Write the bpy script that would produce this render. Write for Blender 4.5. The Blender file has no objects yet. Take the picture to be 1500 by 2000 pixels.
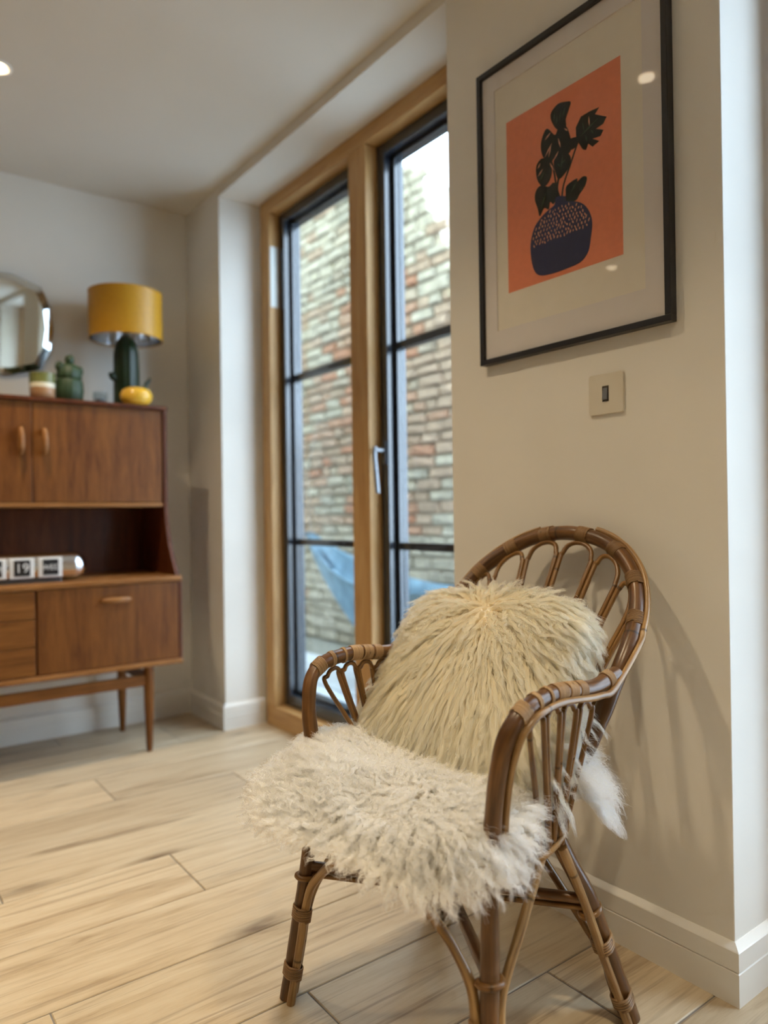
import bpy, math, random
import numpy as np
from mathutils import Vector, Matrix
from mathutils.kdtree import KDTree

rnd = random.Random(7)
NP = np.random.default_rng(11)
scene = bpy.context.scene
COL = scene.collection

# ---------------------------------------------------------------- camera
YAW, PITCH, ROLL, FPX = math.radians(36.8174), math.radians(0.2162), math.radians(-0.8373), 1425.53
cam_d = bpy.data.cameras.new('camera')
cam = bpy.data.objects.new('camera', cam_d)
COL.objects.link(cam)
_f = Vector((math.sin(YAW) * math.cos(PITCH), math.cos(YAW) * math.cos(PITCH), math.sin(PITCH)))
_r = Vector((math.cos(YAW), -math.sin(YAW), 0))
_u = _r.cross(_f)
_r2 = math.cos(ROLL) * _r + math.sin(ROLL) * _u
_u2 = -math.sin(ROLL) * _r + math.cos(ROLL) * _u
cam.matrix_world = Matrix(((_r2.x, _u2.x, -_f.x, 0), (_r2.y, _u2.y, -_f.y, 0), (_r2.z, _u2.z, -_f.z, 0.9), (0, 0, 0, 1)))
cam_d.sensor_width = 36.0
cam_d.sensor_fit = 'AUTO'
cam_d.lens = FPX / 2000 * 36
cam_d.clip_start = 0.02
cam_d.dof.use_dof = True
cam_d.dof.focus_distance = 1.33
cam_d.dof.aperture_fstop = 1.75
scene.camera = cam

# ---------------------------------------------------------------- sky, exposure
SKY_STRENGTH = 8.6
world = bpy.data.worlds.new('overcast_sky')
scene.world = world
world.use_nodes = True
wb = world.node_tree.nodes['Background']
wb.inputs['Color'].default_value = (0.66, 0.81, 1.0, 1)
wb.inputs['Strength'].default_value = SKY_STRENGTH
SPOT_W = 68.0
SPOT_COL = (1.0, 0.80, 0.52)
vs = scene.view_settings
vs.view_transform = 'Standard'
vs.look = 'None'
vs.gamma = 1.0
vs.use_curve_mapping = False
vs.exposure = 0.05
scene.cycles.use_denoising = True
scene.cycles.max_bounces = 12
scene.cycles.glossy_bounces = 8
scene.cycles.transmission_bounces = 10
scene.cycles.diffuse_bounces = 4
scene.cycles.use_light_tree = False
scene.cycles.use_adaptive_sampling = True
scene.cycles.adaptive_threshold = 0.10
scene.cycles.adaptive_min_samples = 20
scene.cycles_curves.shape = 'RIBBONS'
scene.cycles.transparent_max_bounces = 16
scene.cycles.sample_clamp_indirect = 6.0


# ---------------------------------------------------------------- materials
def srgb(r, g, b):
    f = lambda c: (c / 255) / 12.92 if c / 255 <= 0.04045 else ((c / 255 + 0.055) / 1.055) ** 2.4
    return (f(r), f(g), f(b), 1)


class Mat:
    def __init__(self, name, color=(0.8, 0.8, 0.8, 1), rough=0.5, metal=0.0, spec=0.5):
        self.m = bpy.data.materials.new(name)
        self.m.use_nodes = True
        self.nt = self.m.node_tree
        self.b = self.nt.nodes['Principled BSDF']
        self.b.inputs['Base Color'].default_value = color
        self.b.inputs['Roughness'].default_value = rough
        self.b.inputs['Metallic'].default_value = metal
        self.b.inputs['Specular IOR Level'].default_value = spec

    def n(self, t, **kw):
        nd = self.nt.nodes.new(t)
        for k, v in kw.items():
            if k in nd.inputs.keys():
                nd.inputs[k].default_value = v
            else:
                setattr(nd, k, v)
        return nd

    def l(self, a, b):
        self.nt.links.new(a, b)

    def ramp(self, fac, stops):
        r = self.n('ShaderNodeValToRGB')
        e = r.color_ramp.elements
        while len(e) < len(stops):
            e.new(0.5)
        for x, (p, c) in zip(e, stops):
            x.position = p
            x.color = c
        self.l(fac, r.inputs['Fac'])
        return r.outputs['Color']

    def coords(self, kind='Object', scale=(1, 1, 1), rand=0.0):
        tc = self.n('ShaderNodeTexCoord')
        mp = self.n('ShaderNodeMapping')
        mp.inputs['Scale'].default_value = scale
        self.l(tc.outputs[kind], mp.inputs['Vector'])
        out = mp.outputs['Vector']
        if rand:
            oi = self.n('ShaderNodeObjectInfo')
            mu = self.n('ShaderNodeMath', operation='MULTIPLY')
            mu.inputs[1].default_value = rand
            self.l(oi.outputs['Random'], mu.inputs[0])
            ad = self.n('ShaderNodeVectorMath', operation='ADD')
            self.l(out, ad.inputs[0])
            self.l(mu.outputs[0], ad.inputs[1])
            out = ad.outputs[0]
        return out

    def noise(self, vec, scale=5, detail=3, rough=0.5, dist=0.0):
        nn = self.n('ShaderNodeTexNoise')
        nn.inputs['Scale'].default_value = scale
        nn.inputs['Detail'].default_value = detail
        nn.inputs['Roughness'].default_value = rough
        nn.inputs['Distortion'].default_value = dist
        self.l(vec, nn.inputs['Vector'])
        return nn.outputs['Fac']

    def mix(self, fac, a, b, mode='MIX'):
        mx = self.n('ShaderNodeMix', data_type='RGBA', blend_type=mode)
        for s, v in (('Factor', fac), ('A', a), ('B', b)):
            sock = [i for i in mx.inputs if i.name == s and (i.type == 'RGBA' or s == 'Factor')][0]
            if isinstance(v, (tuple, float, int)):
                sock.default_value = v
            else:
                self.l(v, sock)
        return [o for o in mx.outputs if o.type == 'RGBA'][0]

    def bump(self, h, strength=0.2, dist=0.01):
        bp = self.n('ShaderNodeBump')
        bp.inputs['Strength'].default_value = strength
        bp.inputs['Distance'].default_value = dist
        self.l(h, bp.inputs['Height'])
        self.l(bp.outputs['Normal'], self.b.inputs['Normal'])

    def color(self, c):
        self.l(c, self.b.inputs['Base Color'])


def plain(name, c, rough=0.5, metal=0.0, spec=0.5, var=0.0, scale=30.0, bump=0.0):
    M = Mat(name, c, rough, metal, spec)
    if var or bump:
        fac = M.noise(M.coords(), scale, 1.0)
        if var:
            dark = tuple(v * (1 - var) for v in c[:3]) + (1,)
            lite = tuple(min(1, v * (1 + var)) for v in c[:3]) + (1,)
            M.color(M.ramp(fac, [(0.3, dark), (0.7, lite)]))
        if bump:
            M.bump(fac, bump, 0.002)
    return M.m


MT = {}
MT['wall'] = plain('white_wall_paint', (0.80, 0.765, 0.70, 1), 0.55, var=0.015, scale=6)
MT['wall_mid'] = plain('putty_bounce_cut_paint', (0.40, 0.37, 0.32, 1), 0.6, var=0.02, scale=6)  # unseen walls toned darker than white to lower the room's bounce light
MT['ceiling'] = plain('white_ceiling_paint', (0.72, 0.675, 0.60, 1), 0.8, var=0.01, scale=5)
MT['trim'] = plain('white_satin_trim_paint', (0.83, 0.80, 0.74, 1), 0.32, var=0.01, scale=9)
MT['black_frame'] = plain('black_picture_frame_metal', (0.012, 0.012, 0.016, 1), 0.35)
MT['mat_board'] = plain('off_white_mount_board', (0.74, 0.69, 0.66, 1), 0.8, var=0.01)
MT['paper'] = plain('ivory_print_paper', (0.80, 0.74, 0.63, 1), 0.85, var=0.015)
MT['orange'] = plain('orange_ink', (0.82, 0.255, 0.125, 1), 0.8, var=0.03, scale=80)
MT['blue_ink'] = plain('blue_ink', srgb(40, 46, 88), 0.8, var=0.05, scale=90)
MT['leaf_ink'] = plain('dark_green_ink', srgb(16, 26, 24), 0.8, var=0.2, scale=90)
MT['pink_ink'] = plain('pale_pink_ink', srgb(236, 170, 140), 0.8, var=0.04)
MT['sage_ink'] = plain('sage_green_ink', srgb(66, 88, 70), 0.8, var=0.04)
MT['alu'] = plain('dark_grey_powder_coated_metal', (0.022, 0.028, 0.040, 1), 0.2, spec=1.0)
MT['chrome'] = plain('polished_chrome', (0.78, 0.78, 0.80, 1), 0.14, 1.0)
MT['steel'] = plain('brushed_steel', (0.22, 0.23, 0.25, 1), 0.42, 1.0, var=0.03)
MT['black_card'] = plain('black_flip_card', (0.01, 0.01, 0.012, 1), 0.4)
MT['white_print'] = plain('white_print', (0.75, 0.75, 0.74, 1), 0.6)
MT['white_plate'] = plain('white_switch_plastic', (0.70, 0.64, 0.53, 1), 0.3, var=0.01)
MT['switch_dark'] = plain('dark_switch_surround', (0.05, 0.04, 0.03, 1), 0.4)
MT['vent'] = plain('white_label_film', (0.75, 0.80, 0.78, 1), 0.3)
MT['silver'] = plain('silver_lampshade_lining', (0.75, 0.76, 0.78, 1), 0.12, 1.0, var=0.02, scale=50, bump=0.15)
MT['mustard'] = plain('mustard_lampshade_velvet', (0.56, 0.275, 0.010, 1), 0.45, var=0.04, scale=60)
MT['cactus'] = plain('dark_green_glazed_ceramic', (0.007, 0.021, 0.006, 1), 0.35, var=0.2, scale=40)
MT['jar'] = plain('green_textured_ceramic', (0.026, 0.055, 0.022, 1), 0.5, var=0.25, scale=70, bump=0.4)
MT['yellow_glaze'] = plain('yellow_glazed_ceramic', srgb(228, 178, 60), 0.2, var=0.1, scale=25)
MT['cream_glaze'] = plain('cream_glazed_ceramic', srgb(226, 220, 196), 0.25, var=0.02)
MT['olive_glaze'] = plain('olive_green_glaze', srgb(112, 116, 66), 0.3, var=0.1)
MT['tan_glaze'] = plain('tan_glaze', srgb(170, 130, 92), 0.35, var=0.1)
MT['grout'] = plain('grey_grout', (0.22, 0.20, 0.18, 1), 0.9, var=0.1)
MT['mortar'] = plain('pale_lime_mortar', (0.46, 0.41, 0.34, 1), 0.95, var=0.2, scale=8)
MT['hammock'] = plain('sky_blue_hammock_cotton', (0.14, 0.235, 0.31, 1), 0.85, var=0.2, scale=14)
MT['soil'] = plain('grey_gravel', (0.20, 0.20, 0.17, 1), 0.95, var=0.5, scale=45)
MT['lawn'] = plain('lawn_green', (0.10, 0.16, 0.05, 1), 0.95, var=0.3, scale=20)
MT['slab'] = plain('pale_stone_paving', (0.52, 0.56, 0.60, 1), 0.6, var=0.12, scale=9)
MT['render'] = plain('cream_rendered_house_wall', (0.84, 0.82, 0.66, 1), 0.9, var=0.05, scale=4)
MT['roof'] = plain('grey_roof_slate', (0.42, 0.42, 0.46, 1), 0.8, var=0.1)
MT['hide'] = plain('sheepskin_hide', (0.93, 0.87, 0.76, 1), 0.9, var=0.04)
MT['wicker'] = plain('woven_rattan_seat', (0.25, 0.13, 0.05, 1), 0.5, var=0.3, scale=120, bump=0.6)


def emissive(name, c, s):
    M = Mat(name, c)
    M.b.inputs['Emission Color'].default_value = c
    M.b.inputs['Emission Strength'].default_value = s
    return M.m


MT['lens'] = emissive('lit_downlight_lens', (1.0, 0.82, 0.58, 1), 14.0)


def glass_mat(name, tint=(1, 1, 1, 1), ior=1.45, strength=1.0):
    m = bpy.data.materials.new(name)
    m.use_nodes = True
    nt = m.node_tree
    nt.nodes.clear()
    o = nt.nodes.new('ShaderNodeOutputMaterial')
    tr = nt.nodes.new('ShaderNodeBsdfTransparent')
    tr.inputs['Color'].default_value = tint
    gl = nt.nodes.new('ShaderNodeBsdfGlossy')
    gl.inputs['Roughness'].default_value = 0.0
    fr = nt.nodes.new('ShaderNodeFresnel')
    fr.inputs['IOR'].default_value = ior
    ge = nt.nodes.new('ShaderNodeNewGeometry')
    inv = nt.nodes.new('ShaderNodeMath')
    inv.operation = 'SUBTRACT'
    inv.inputs[0].default_value = 1.0
    nt.links.new(ge.outputs['Backfacing'], inv.inputs[1])
    mu = nt.nodes.new('ShaderNodeMath')
    mu.operation = 'MULTIPLY'
    nt.links.new(fr.outputs['Fac'], mu.inputs[0])
    nt.links.new(inv.outputs[0], mu.inputs[1])
    mu2 = nt.nodes.new('ShaderNodeMath')
    mu2.operation = 'MULTIPLY'
    mu2.inputs[1].default_value = strength
    nt.links.new(mu.outputs[0], mu2.inputs[0])
    mx = nt.nodes.new('ShaderNodeMixShader')
    nt.links.new(mu2.outputs[0], mx.inputs[0])
    nt.links.new(tr.outputs[0], mx.inputs[1])
    nt.links.new(gl.outputs[0], mx.inputs[2])
    nt.links.new(mx.outputs[0], o.inputs['Surface'])
    return m


MT['glass'] = glass_mat('clear_window_glass', (0.97, 0.99, 0.98, 1))
MT['pic_glass'] = glass_mat('clear_picture_glass', (0.99, 0.99, 0.99, 1), 1.45, 1.0)
MT['mirror'] = plain('silvered_mirror', (0.82, 0.85, 0.84, 1), 0.02, 1.0)
MT['mirror_bevel'] = plain('silvered_mirror_bevel', (0.62, 0.65, 0.66, 1), 0.06, 1.0)


def wood(name, c0, c1, c2, grain=(1.5, 22, 22), rough=0.4, scale=4.0, rand=7.0, streak=0.5, kind='Object'):
    M = Mat(name, c1, rough, spec=0.3)
    v = M.coords(kind, grain, rand)
    a = M.noise(v, scale, 5, 0.6, 0.6)
    b = M.noise(v, scale * 5, 3, 0.6, 0.2)
    mx = M.n('ShaderNodeMath', operation='MULTIPLY_ADD')
    M.l(b, mx.inputs[0])
    mx.inputs[1].default_value = 0.35
    M.l(a, mx.inputs[2])
    M.color(M.ramp(mx.outputs[0], [(0.36, c0), (0.62, c1), (0.92, c2)]))
    M.bump(b, 0.05, 0.002)
    return M.m


TK0, TK1, TK2 = (0.060, 0.016, 0.003, 1), (0.145, 0.048, 0.009, 1), (0.23, 0.086, 0.016, 1)
MT['teak_v'] = wood('teak_veneer_upright_grain', TK0, TK1, TK2, (9, 9, 1.0), 0.42)
MT['teak_h'] = wood('teak_veneer_level_grain', (0.075, 0.022, 0.004, 1), (0.18, 0.064, 0.012, 1), (0.26, 0.105, 0.022, 1), (0.9, 9, 12), 0.42)
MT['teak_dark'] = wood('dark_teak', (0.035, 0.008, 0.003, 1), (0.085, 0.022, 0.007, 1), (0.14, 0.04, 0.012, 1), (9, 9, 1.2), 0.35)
MT['teak_lip'] = wood('teak_edge_lipping', (0.14, 0.05, 0.014, 1), (0.27, 0.115, 0.034, 1), (0.36, 0.17, 0.06, 1), (1, 12, 12), 0.28)
MT['pine_v'] = wood('pine_window_timber_upright', (0.34, 0.18, 0.06, 1), (0.50, 0.29, 0.11, 1), (0.60, 0.38, 0.17, 1), (9, 9, 0.8), 0.4)
MT['pine_h'] = wood('pine_window_timber_level', (0.34, 0.18, 0.06, 1), (0.50, 0.29, 0.11, 1), (0.60, 0.38, 0.17, 1), (9, 0.8, 9), 0.4)


def plank_mat():
    M = Mat('pale_oak_plank', (0.5, 0.38, 0.24, 1), 0.42)
    v = M.coords('Object', (1.3, 12, 1), 31.0)
    a = M.noise(v, 1.6, 5, 0.62, 1.0)
    b = M.noise(v, 7.0, 4, 0.65, 0.5)
    mu = M.n('ShaderNodeMath', operation='MULTIPLY_ADD')
    M.l(b, mu.inputs[0])
    mu.inputs[1].default_value = 0.45
    M.l(a, mu.inputs[2])
    base = M.ramp(mu.outputs[0], [(0.44, (0.29, 0.215, 0.14, 1)), (0.56, (0.46, 0.365, 0.245, 1)),
                                  (0.70, (0.55, 0.455, 0.32, 1)), (0.95, (0.63, 0.55, 0.41, 1))])
    # sparse knots and dark streaks
    kv = M.coords('Object', (2.2, 7.0, 1), 53.0)
    vo = M.n('ShaderNodeTexVoronoi')
    vo.inputs['Scale'].default_value = 1.15
    vo.inputs['Randomness'].default_value = 1.0
    wob = M.noise(kv, 3.0, 3, 0.6)
    ad = M.n('ShaderNodeVectorMath', operation='ADD')
    M.l(kv, ad.inputs[0])
    sc = M.n('ShaderNodeVectorMath', operation='SCALE')
    M.l(wob, sc.inputs[0])
    sc.inputs['Scale'].default_value = 0.35
    M.l(sc.outputs[0], ad.inputs[1])
    M.l(ad.outputs[0], vo.inputs['Vector'])
    knot = M.ramp(vo.outputs['Distance'], [(0.05, (1, 1, 1, 1)), (0.17, (0.35, 0.35, 0.35, 1)), (0.3, (0, 0, 0, 1))])
    gate = M.ramp(M.noise(kv, 0.55, 1), [(0.5, (0, 0, 0, 1)), (0.6, (1, 1, 1, 1))])
    km = M.n('ShaderNodeMath', operation='MULTIPLY')
    M.l(knot, km.inputs[0])
    M.l(gate, km.inputs[1])
    km2 = M.n('ShaderNodeMath', operation='MULTIPLY')
    M.l(km.outputs[0], km2.inputs[0])
    km2.inputs[1].default_value = 0.85
    col = M.mix(km2.outputs[0], base, (0.12, 0.075, 0.045, 1))
    sv = M.coords('Object', (0.8, 26, 1), 17.0)
    st = M.ramp(M.noise(sv, 1.4, 3, 0.7, 0.8), [(0.54, (0, 0, 0, 1)), (0.70, (0.62, 0.62, 0.62, 1))])
    col = M.mix(st, col, (0.20, 0.135, 0.085, 1))
    oi = M.n('ShaderNodeObjectInfo')
    tint = M.ramp(oi.outputs['Random'], [(0.0, (0.86, 0.82, 0.78, 1)), (0.5, (1, 0.97, 0.93, 1)), (1.0, (1.05, 1.0, 0.94, 1))])
    col = M.mix(1.0, col, tint, 'MULTIPLY')
    M.color(col)
    M.bump(b, 0.08, 0.002)
    return M.m


MT['plank'] = plank_mat()


def rattan(name, c0, c1, c2, band=0.16, rough=0.3):
    M = Mat(name, c1, rough)
    tc = M.n('ShaderNodeTexCoord')
    sep = M.n('ShaderNodeSeparateXYZ')
    M.l(tc.outputs['UV'], sep.inputs[0])
    mp = M.n('ShaderNodeMapping')
    mp.inputs['Scale'].default_value = (9, 7, 1)
    M.l(tc.outputs['UV'], mp.inputs['Vector'])
    oi = M.n('ShaderNodeObjectInfo')
    ad = M.n('ShaderNodeVectorMath', operation='ADD')
    M.l(mp.outputs[0], ad.inputs[0])
    sc = M.n('ShaderNodeMath', operation='MULTIPLY')
    sc.inputs[1].default_value = 40
    M.l(oi.outputs['Random'], sc.inputs[0])
    M.l(sc.outputs[0], ad.inputs[1])
    a = M.noise(ad.outputs[0], 1.0, 4, 0.6)
    base = M.ramp(a, [(0.3, c0), (0.52, c1), (0.75, c2)])
    blot = M.noise(M.coords('Object', (1, 1, 1), 9.0), 9.0, 3, 0.6)
    base = M.mix(M.ramp(blot, [(0.45, (0, 0, 0, 1)), (0.72, (0.7, 0.7, 0.7, 1))]), base, c0)
    # cane nodes: thin dark rings along the length
    md = M.n('ShaderNodeMath', operation='PINGPONG')
    md.inputs[1].default_value = band
    sh = M.n('ShaderNodeMath', operation='ADD')
    M.l(sep.outputs['Y'], sh.inputs[0])
    M.l(oi.outputs['Random'], sh.inputs[1])
    M.l(sh.outputs[0], md.inputs[0])
    ring = M.ramp(md.outputs[0], [(0.0, (0.85, 0.85, 0.85, 1)), (0.0035, (0, 0, 0, 1))])
    col = M.mix(ring, base, tuple(v * 0.25 for v in c0[:3]) + (1,))
    M.color(col)
    M.bump(a, 0.12, 0.002)
    return M.m


MT['cane_dark'] = rattan('dark_brown_rattan', (0.055, 0.022, 0.007, 1), (0.15, 0.066, 0.020, 1), (0.27, 0.13, 0.042, 1), 0.19)
MT['cane_mid'] = rattan('honey_brown_rattan', (0.10, 0.042, 0.011, 1), (0.24, 0.115, 0.030, 1), (0.37, 0.20, 0.06, 1), 0.13)
MT['cane_light'] = rattan('pale_tan_rattan', (0.17, 0.085, 0.028, 1), (0.38, 0.22, 0.085, 1), (0.52, 0.34, 0.15, 1), 0.17)
MT['binding_pale'] = rattan('pale_straw_cane_binding', (0.24, 0.13, 0.055, 1), (0.46, 0.30, 0.15, 1), (0.62, 0.45, 0.27, 1), 0.3, 0.4)
MT['binding'] = rattan('pale_cane_binding', (0.13, 0.062, 0.022, 1), (0.30, 0.165, 0.065, 1), (0.46, 0.29, 0.14, 1), 0.3, 0.4)


def brick_mat(name, cols, scale=18):
    M = Mat(name, cols[0], 0.95)
    oi = M.n('ShaderNodeObjectInfo')
    base = M.ramp(oi.outputs['Random'], [(i / (len(cols) - 1), c) for i, c in enumerate(cols)])
    nz = M.noise(M.coords('Object', (1, 1, 1), 13.0), scale, 5, 0.65)
    sh = M.ramp(nz, [(0.3, (0.6, 0.6, 0.6, 1)), (0.7, (1.15, 1.15, 1.12, 1))])
    col = M.mix(1.0, base, sh, 'MULTIPLY')
    moss = M.ramp(M.noise(M.coords('Object', (1, 1, 1), 3.0), 6, 3), [(0.6, (0, 0, 0, 1)), (0.72, (0.6, 0.6, 0.6, 1))])
    col = M.mix(moss, col, (0.37, 0.34, 0.23, 1))
    M.color(col)
    M.bump(nz, 0.5, 0.01)
    return M.m


MT['brick'] = brick_mat('weathered_red_brick', [(0.42, 0.20, 0.125, 1), (0.46, 0.27, 0.19, 1), (0.41, 0.31, 0.24, 1), (0.49, 0.35, 0.27, 1), (0.38, 0.33, 0.27, 1)])
MT['stone'] = brick_mat('weathered_grey_stone', [(0.41, 0.375, 0.315, 1), (0.48, 0.44, 0.37, 1), (0.50, 0.44, 0.36, 1), (0.37, 0.35, 0.30, 1), (0.48, 0.39, 0.31, 1)])


def wool_mat(name, root, mid, tip):
    M = Mat(name, mid, 0.6, spec=0.25)
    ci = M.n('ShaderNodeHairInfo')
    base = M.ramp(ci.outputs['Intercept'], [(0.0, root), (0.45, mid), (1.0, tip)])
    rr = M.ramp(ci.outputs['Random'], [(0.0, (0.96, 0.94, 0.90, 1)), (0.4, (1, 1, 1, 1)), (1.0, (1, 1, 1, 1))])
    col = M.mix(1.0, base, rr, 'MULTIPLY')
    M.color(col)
    # fine fibres scatter light forward through the fleece
    hb = M.n('ShaderNodeBsdfHairPrincipled')
    hb.parametrization = 'COLOR'
    M.l(col, hb.inputs['Color'])
    hb.inputs['Roughness'].default_value = 0.42
    hb.inputs['Radial Roughness'].default_value = 0.55
    ms = M.n('ShaderNodeMixShader')
    ms.inputs[0].default_value = 0.72
    M.l(M.b.outputs[0], ms.inputs[1])
    M.l(hb.outputs[0], ms.inputs[2])
    M.l(ms.outputs[0], M.nt.nodes['Material Output'].inputs['Surface'])
    return M.m


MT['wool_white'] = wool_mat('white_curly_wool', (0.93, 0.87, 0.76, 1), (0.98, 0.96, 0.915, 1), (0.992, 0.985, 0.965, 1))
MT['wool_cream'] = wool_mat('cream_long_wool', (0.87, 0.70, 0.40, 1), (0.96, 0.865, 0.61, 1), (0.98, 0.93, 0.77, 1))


# ---------------------------------------------------------------- mesh helpers
class MB:
    """collects shapes, then links them as one mesh object"""

    def __init__(self):
        self.v, self.f, self.uv = [], [], []

    def add(self, vs, fs, uvs=None):
        o = len(self.v)
        self.v += [tuple(p) for p in vs]
        for i, fc in enumerate(fs):
            self.f.append(tuple(o + k for k in fc))
            self.uv.append(uvs[i] if uvs else [(0, 0)] * len(fc))
        return self

    def box(self, x0, x1, y0, y1, z0, z1):
        vs = [(x0, y0, z0), (x1, y0, z0), (x1, y1, z0), (x0, y1, z0), (x0, y0, z1), (x1, y0, z1), (x1, y1, z1), (x0, y1, z1)]
        return self.add(vs, [(0, 3, 2, 1), (4, 5, 6, 7), (0, 1, 5, 4), (1, 2, 6, 5), (2, 3, 7, 6), (3, 0, 4, 7)])

    def prism(self, poly, axis, a, b):
        """polygon (2-D list) extruded along axis 0/1/2 from a to b; polygon axes are the other two in order"""
        n = len(poly)
        vs = []
        for t in (a, b):
            for p in poly:
                q = list(p)
                q.insert(axis, t)
                vs.append(tuple(q))
        fs = [tuple(range(n))[::-1], tuple(range(n, 2 * n))]
        fs += [(i, (i + 1) % n, n + (i + 1) % n, n + i) for i in range(n)]
        return self.add(vs, fs)

    def tube(self, pts, rad, sides=8, closed=False, caps=True, flat=1.0):
        P = np.asarray(pts, float)
        n = len(P)
        R = np.full(n, rad, float) if np.isscalar(rad) else np.asarray(rad, float)
        if closed:
            T = np.roll(P, -1, 0) - np.roll(P, 1, 0)
        else:
            T = np.gradient(P, axis=0)
        T /= np.linalg.norm(T, axis=1)[:, None] + 1e-12
        up = np.array([0, 0, 1.0]) if abs(T[0][2]) < 0.9 else np.array([1.0, 0, 0])
        nrm = up - T[0] * (up @ T[0])
        nrm /= np.linalg.norm(nrm)
        L = np.concatenate([[0], np.cumsum(np.linalg.norm(np.diff(P, axis=0), axis=1))])
        vs = []
        for i in range(n):
            nrm = nrm - T[i] * (nrm @ T[i])
            nrm /= np.linalg.norm(nrm) + 1e-12
            bn = np.cross(T[i], nrm)
            for k in range(sides):
                a = 2 * math.pi * k / sides
                vs.append(P[i] + R[i] * (math.cos(a) * nrm + flat * math.sin(a) * bn))
        fs, uvs = [], []
        for i in range(n if closed else n - 1):
            j = (i + 1) % n
            l0, l1 = L[i], (L[i + 1] if i + 1 < n else L[i] + 0.01)
            for k in range(sides):
                m = (k + 1) % sides
                fs.append((i * sides + k, i * sides + m, j * sides + m, j * sides + k))
                uvs.append([(k / sides, l0), ((k + 1) / sides, l0), ((k + 1) / sides, l1), (k / sides, l1)])
        if caps and not closed:
            fs.append(tuple(range(sides))[::-1])
            uvs.append([(0, 0.02)] * sides)
            fs.append(tuple((n - 1) * sides + k for k in range(sides)))
            uvs.append([(0, L[-1] + 0.02)] * sides)
        return self.add(vs, fs, uvs)

    def lathe(self, prof, c=(0, 0, 0), seg=24, caps=True, ribs=0, rib_amp=0.0):
        vs = []
        for r, z in prof:
            for k in range(seg):
                a = 2 * math.pi * k / seg
                rr = r * (1 + rib_amp * math.cos(ribs * a)) if ribs else r
                vs.append((c[0] + rr * math.cos(a), c[1] + rr * math.sin(a), c[2] + z))
        fs = []
        for i in range(len(prof) - 1):
            for k in range(seg):
                m = (k + 1) % seg
                fs.append((i * seg + k, i * seg + m, (i + 1) * seg + m, (i + 1) * seg + k))
        if caps:
            fs.append(tuple(range(seg))[::-1])
            fs.append(tuple((len(prof) - 1) * seg + k for k in range(seg)))
        return self.add(vs, fs)

    def build(self, name, mat, parent=None, smooth=False, bevel=0.0, uv=False, segs=2, angle=None):
        me = bpy.data.meshes.new(name)
        me.from_pydata(self.v, [], self.f)
        if uv:
            lay = me.uv_layers.new(name='UVMap')
            lay.data.foreach_set('uv', np.array([c for fc in self.uv for c in fc], dtype=np.float32).ravel())
        me.materials.append(mat)
        if smooth:
            me.polygons.foreach_set('use_smooth', [True] * len(me.polygons))
        o = bpy.data.objects.new(name, me)
        COL.objects.link(o)
        if smooth and angle:
            try:
                me.set_sharp_from_angle(angle=math.radians(angle))
            except Exception:
                pass
        if parent is not None:
            o.parent = parent
        if bevel:
            md = o.modifiers.new('bevel', 'BEVEL')
            md.width = bevel
            md.segments = segs
            md.limit_method = 'ANGLE'
        return o


def tag(o, label=None, cat=None, group=None, kind=None):
    for k, v in (('label', label), ('category', cat), ('group', group), ('kind', kind)):
        if v:
            o[k] = v
    return o


def empty(name, loc=(0, 0, 0), rz=0.0, parent=None):
    o = bpy.data.objects.new(name, None)
    COL.objects.link(o)
    o.location = loc
    o.rotation_euler = (0, 0, rz)
    o.empty_display_size = 0.05
    if parent is not None:
        o.parent = parent
    return o


def box(name, mat, x0, x1, y0, y1, z0, z1, parent=None, bevel=0.0):
    return MB().box(x0, x1, y0, y1, z0, z1).build(name, mat, parent, bevel=bevel)


def crom(P, n=10):
    P = np.asarray(P, float)
    Q = np.vstack([2 * P[0] - P[1], P, 2 * P[-1] - P[-2]])
    out = []
    for i in range(1, len(Q) - 2):
        t = np.linspace(0, 1, n, endpoint=False)[:, None]
        a, b, c, d = Q[i - 1], Q[i], Q[i + 1], Q[i + 2]
        out.append(0.5 * (2 * b + (-a + c) * t + (2 * a - 5 * b + 4 * c - d) * t * t + (-a + 3 * b - 3 * c + d) * t ** 3))
    return np.vstack(out + [P[-1:]])


# ---------------------------------------------------------------- the room
WX = 1.307          # face of the window wall
Y_PIER0, Y_PIER1 = 0.694, 1.440
Y_FAR = 2.885
Y_BACK = 3.25
X_LEFT, Y_FRONT = -4.6, -4.2
Z_C, Z_SOF = 2.30, 2.262
X_OUT = 1.66
Y_W2 = 0.02
Y_W3A, Y_W3B = -1.75, -0.62


def struct(o, label=None):
    o['kind'] = 'structure'
    if label:
        o['label'] = label
    return o


struct(box('wall_right_pier', MT['wall'], WX, X_OUT, Y_PIER0, Y_PIER1, 0, Z_C, bevel=0.002), 'white painted wall behind the rattan chair, between the windows')
struct(box('wall_right_far', MT['wall'], WX, X_OUT, Y_FAR, Y_BACK + 0.2, 0, Z_C), 'short white wall with bluish reveal beyond the window')
struct(box('wall_right_middle', MT['wall'], WX, X_OUT, Y_W3B, Y_W2, 0, Z_C))
struct(box('wall_right_near', MT['wall'], WX, X_OUT, Y_FRONT, Y_W3A, 0, Z_C))
sof = MB().box(WX, X_OUT, Y_PIER1, Y_FAR, Z_SOF, Z_C)
struct(sof.build('trim_soffit_far', MT['ceiling']), 'white soffit over the window recess')
sof = MB().box(WX, X_OUT, Y_W2, Y_PIER0, Z_SOF, Z_C)
struct(sof.build('trim_soffit_near', MT['ceiling']))
sof = MB().box(WX, X_OUT, Y_W3A, Y_W3B, Z_SOF, Z_C)
struct(sof.build('trim_soffit_nearest', MT['ceiling']))
struct(box('wall_back', MT['wall'], X_LEFT, WX, Y_BACK, Y_BACK + 0.2, 0, Z_C), 'white back wall behind the sideboard')
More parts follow.
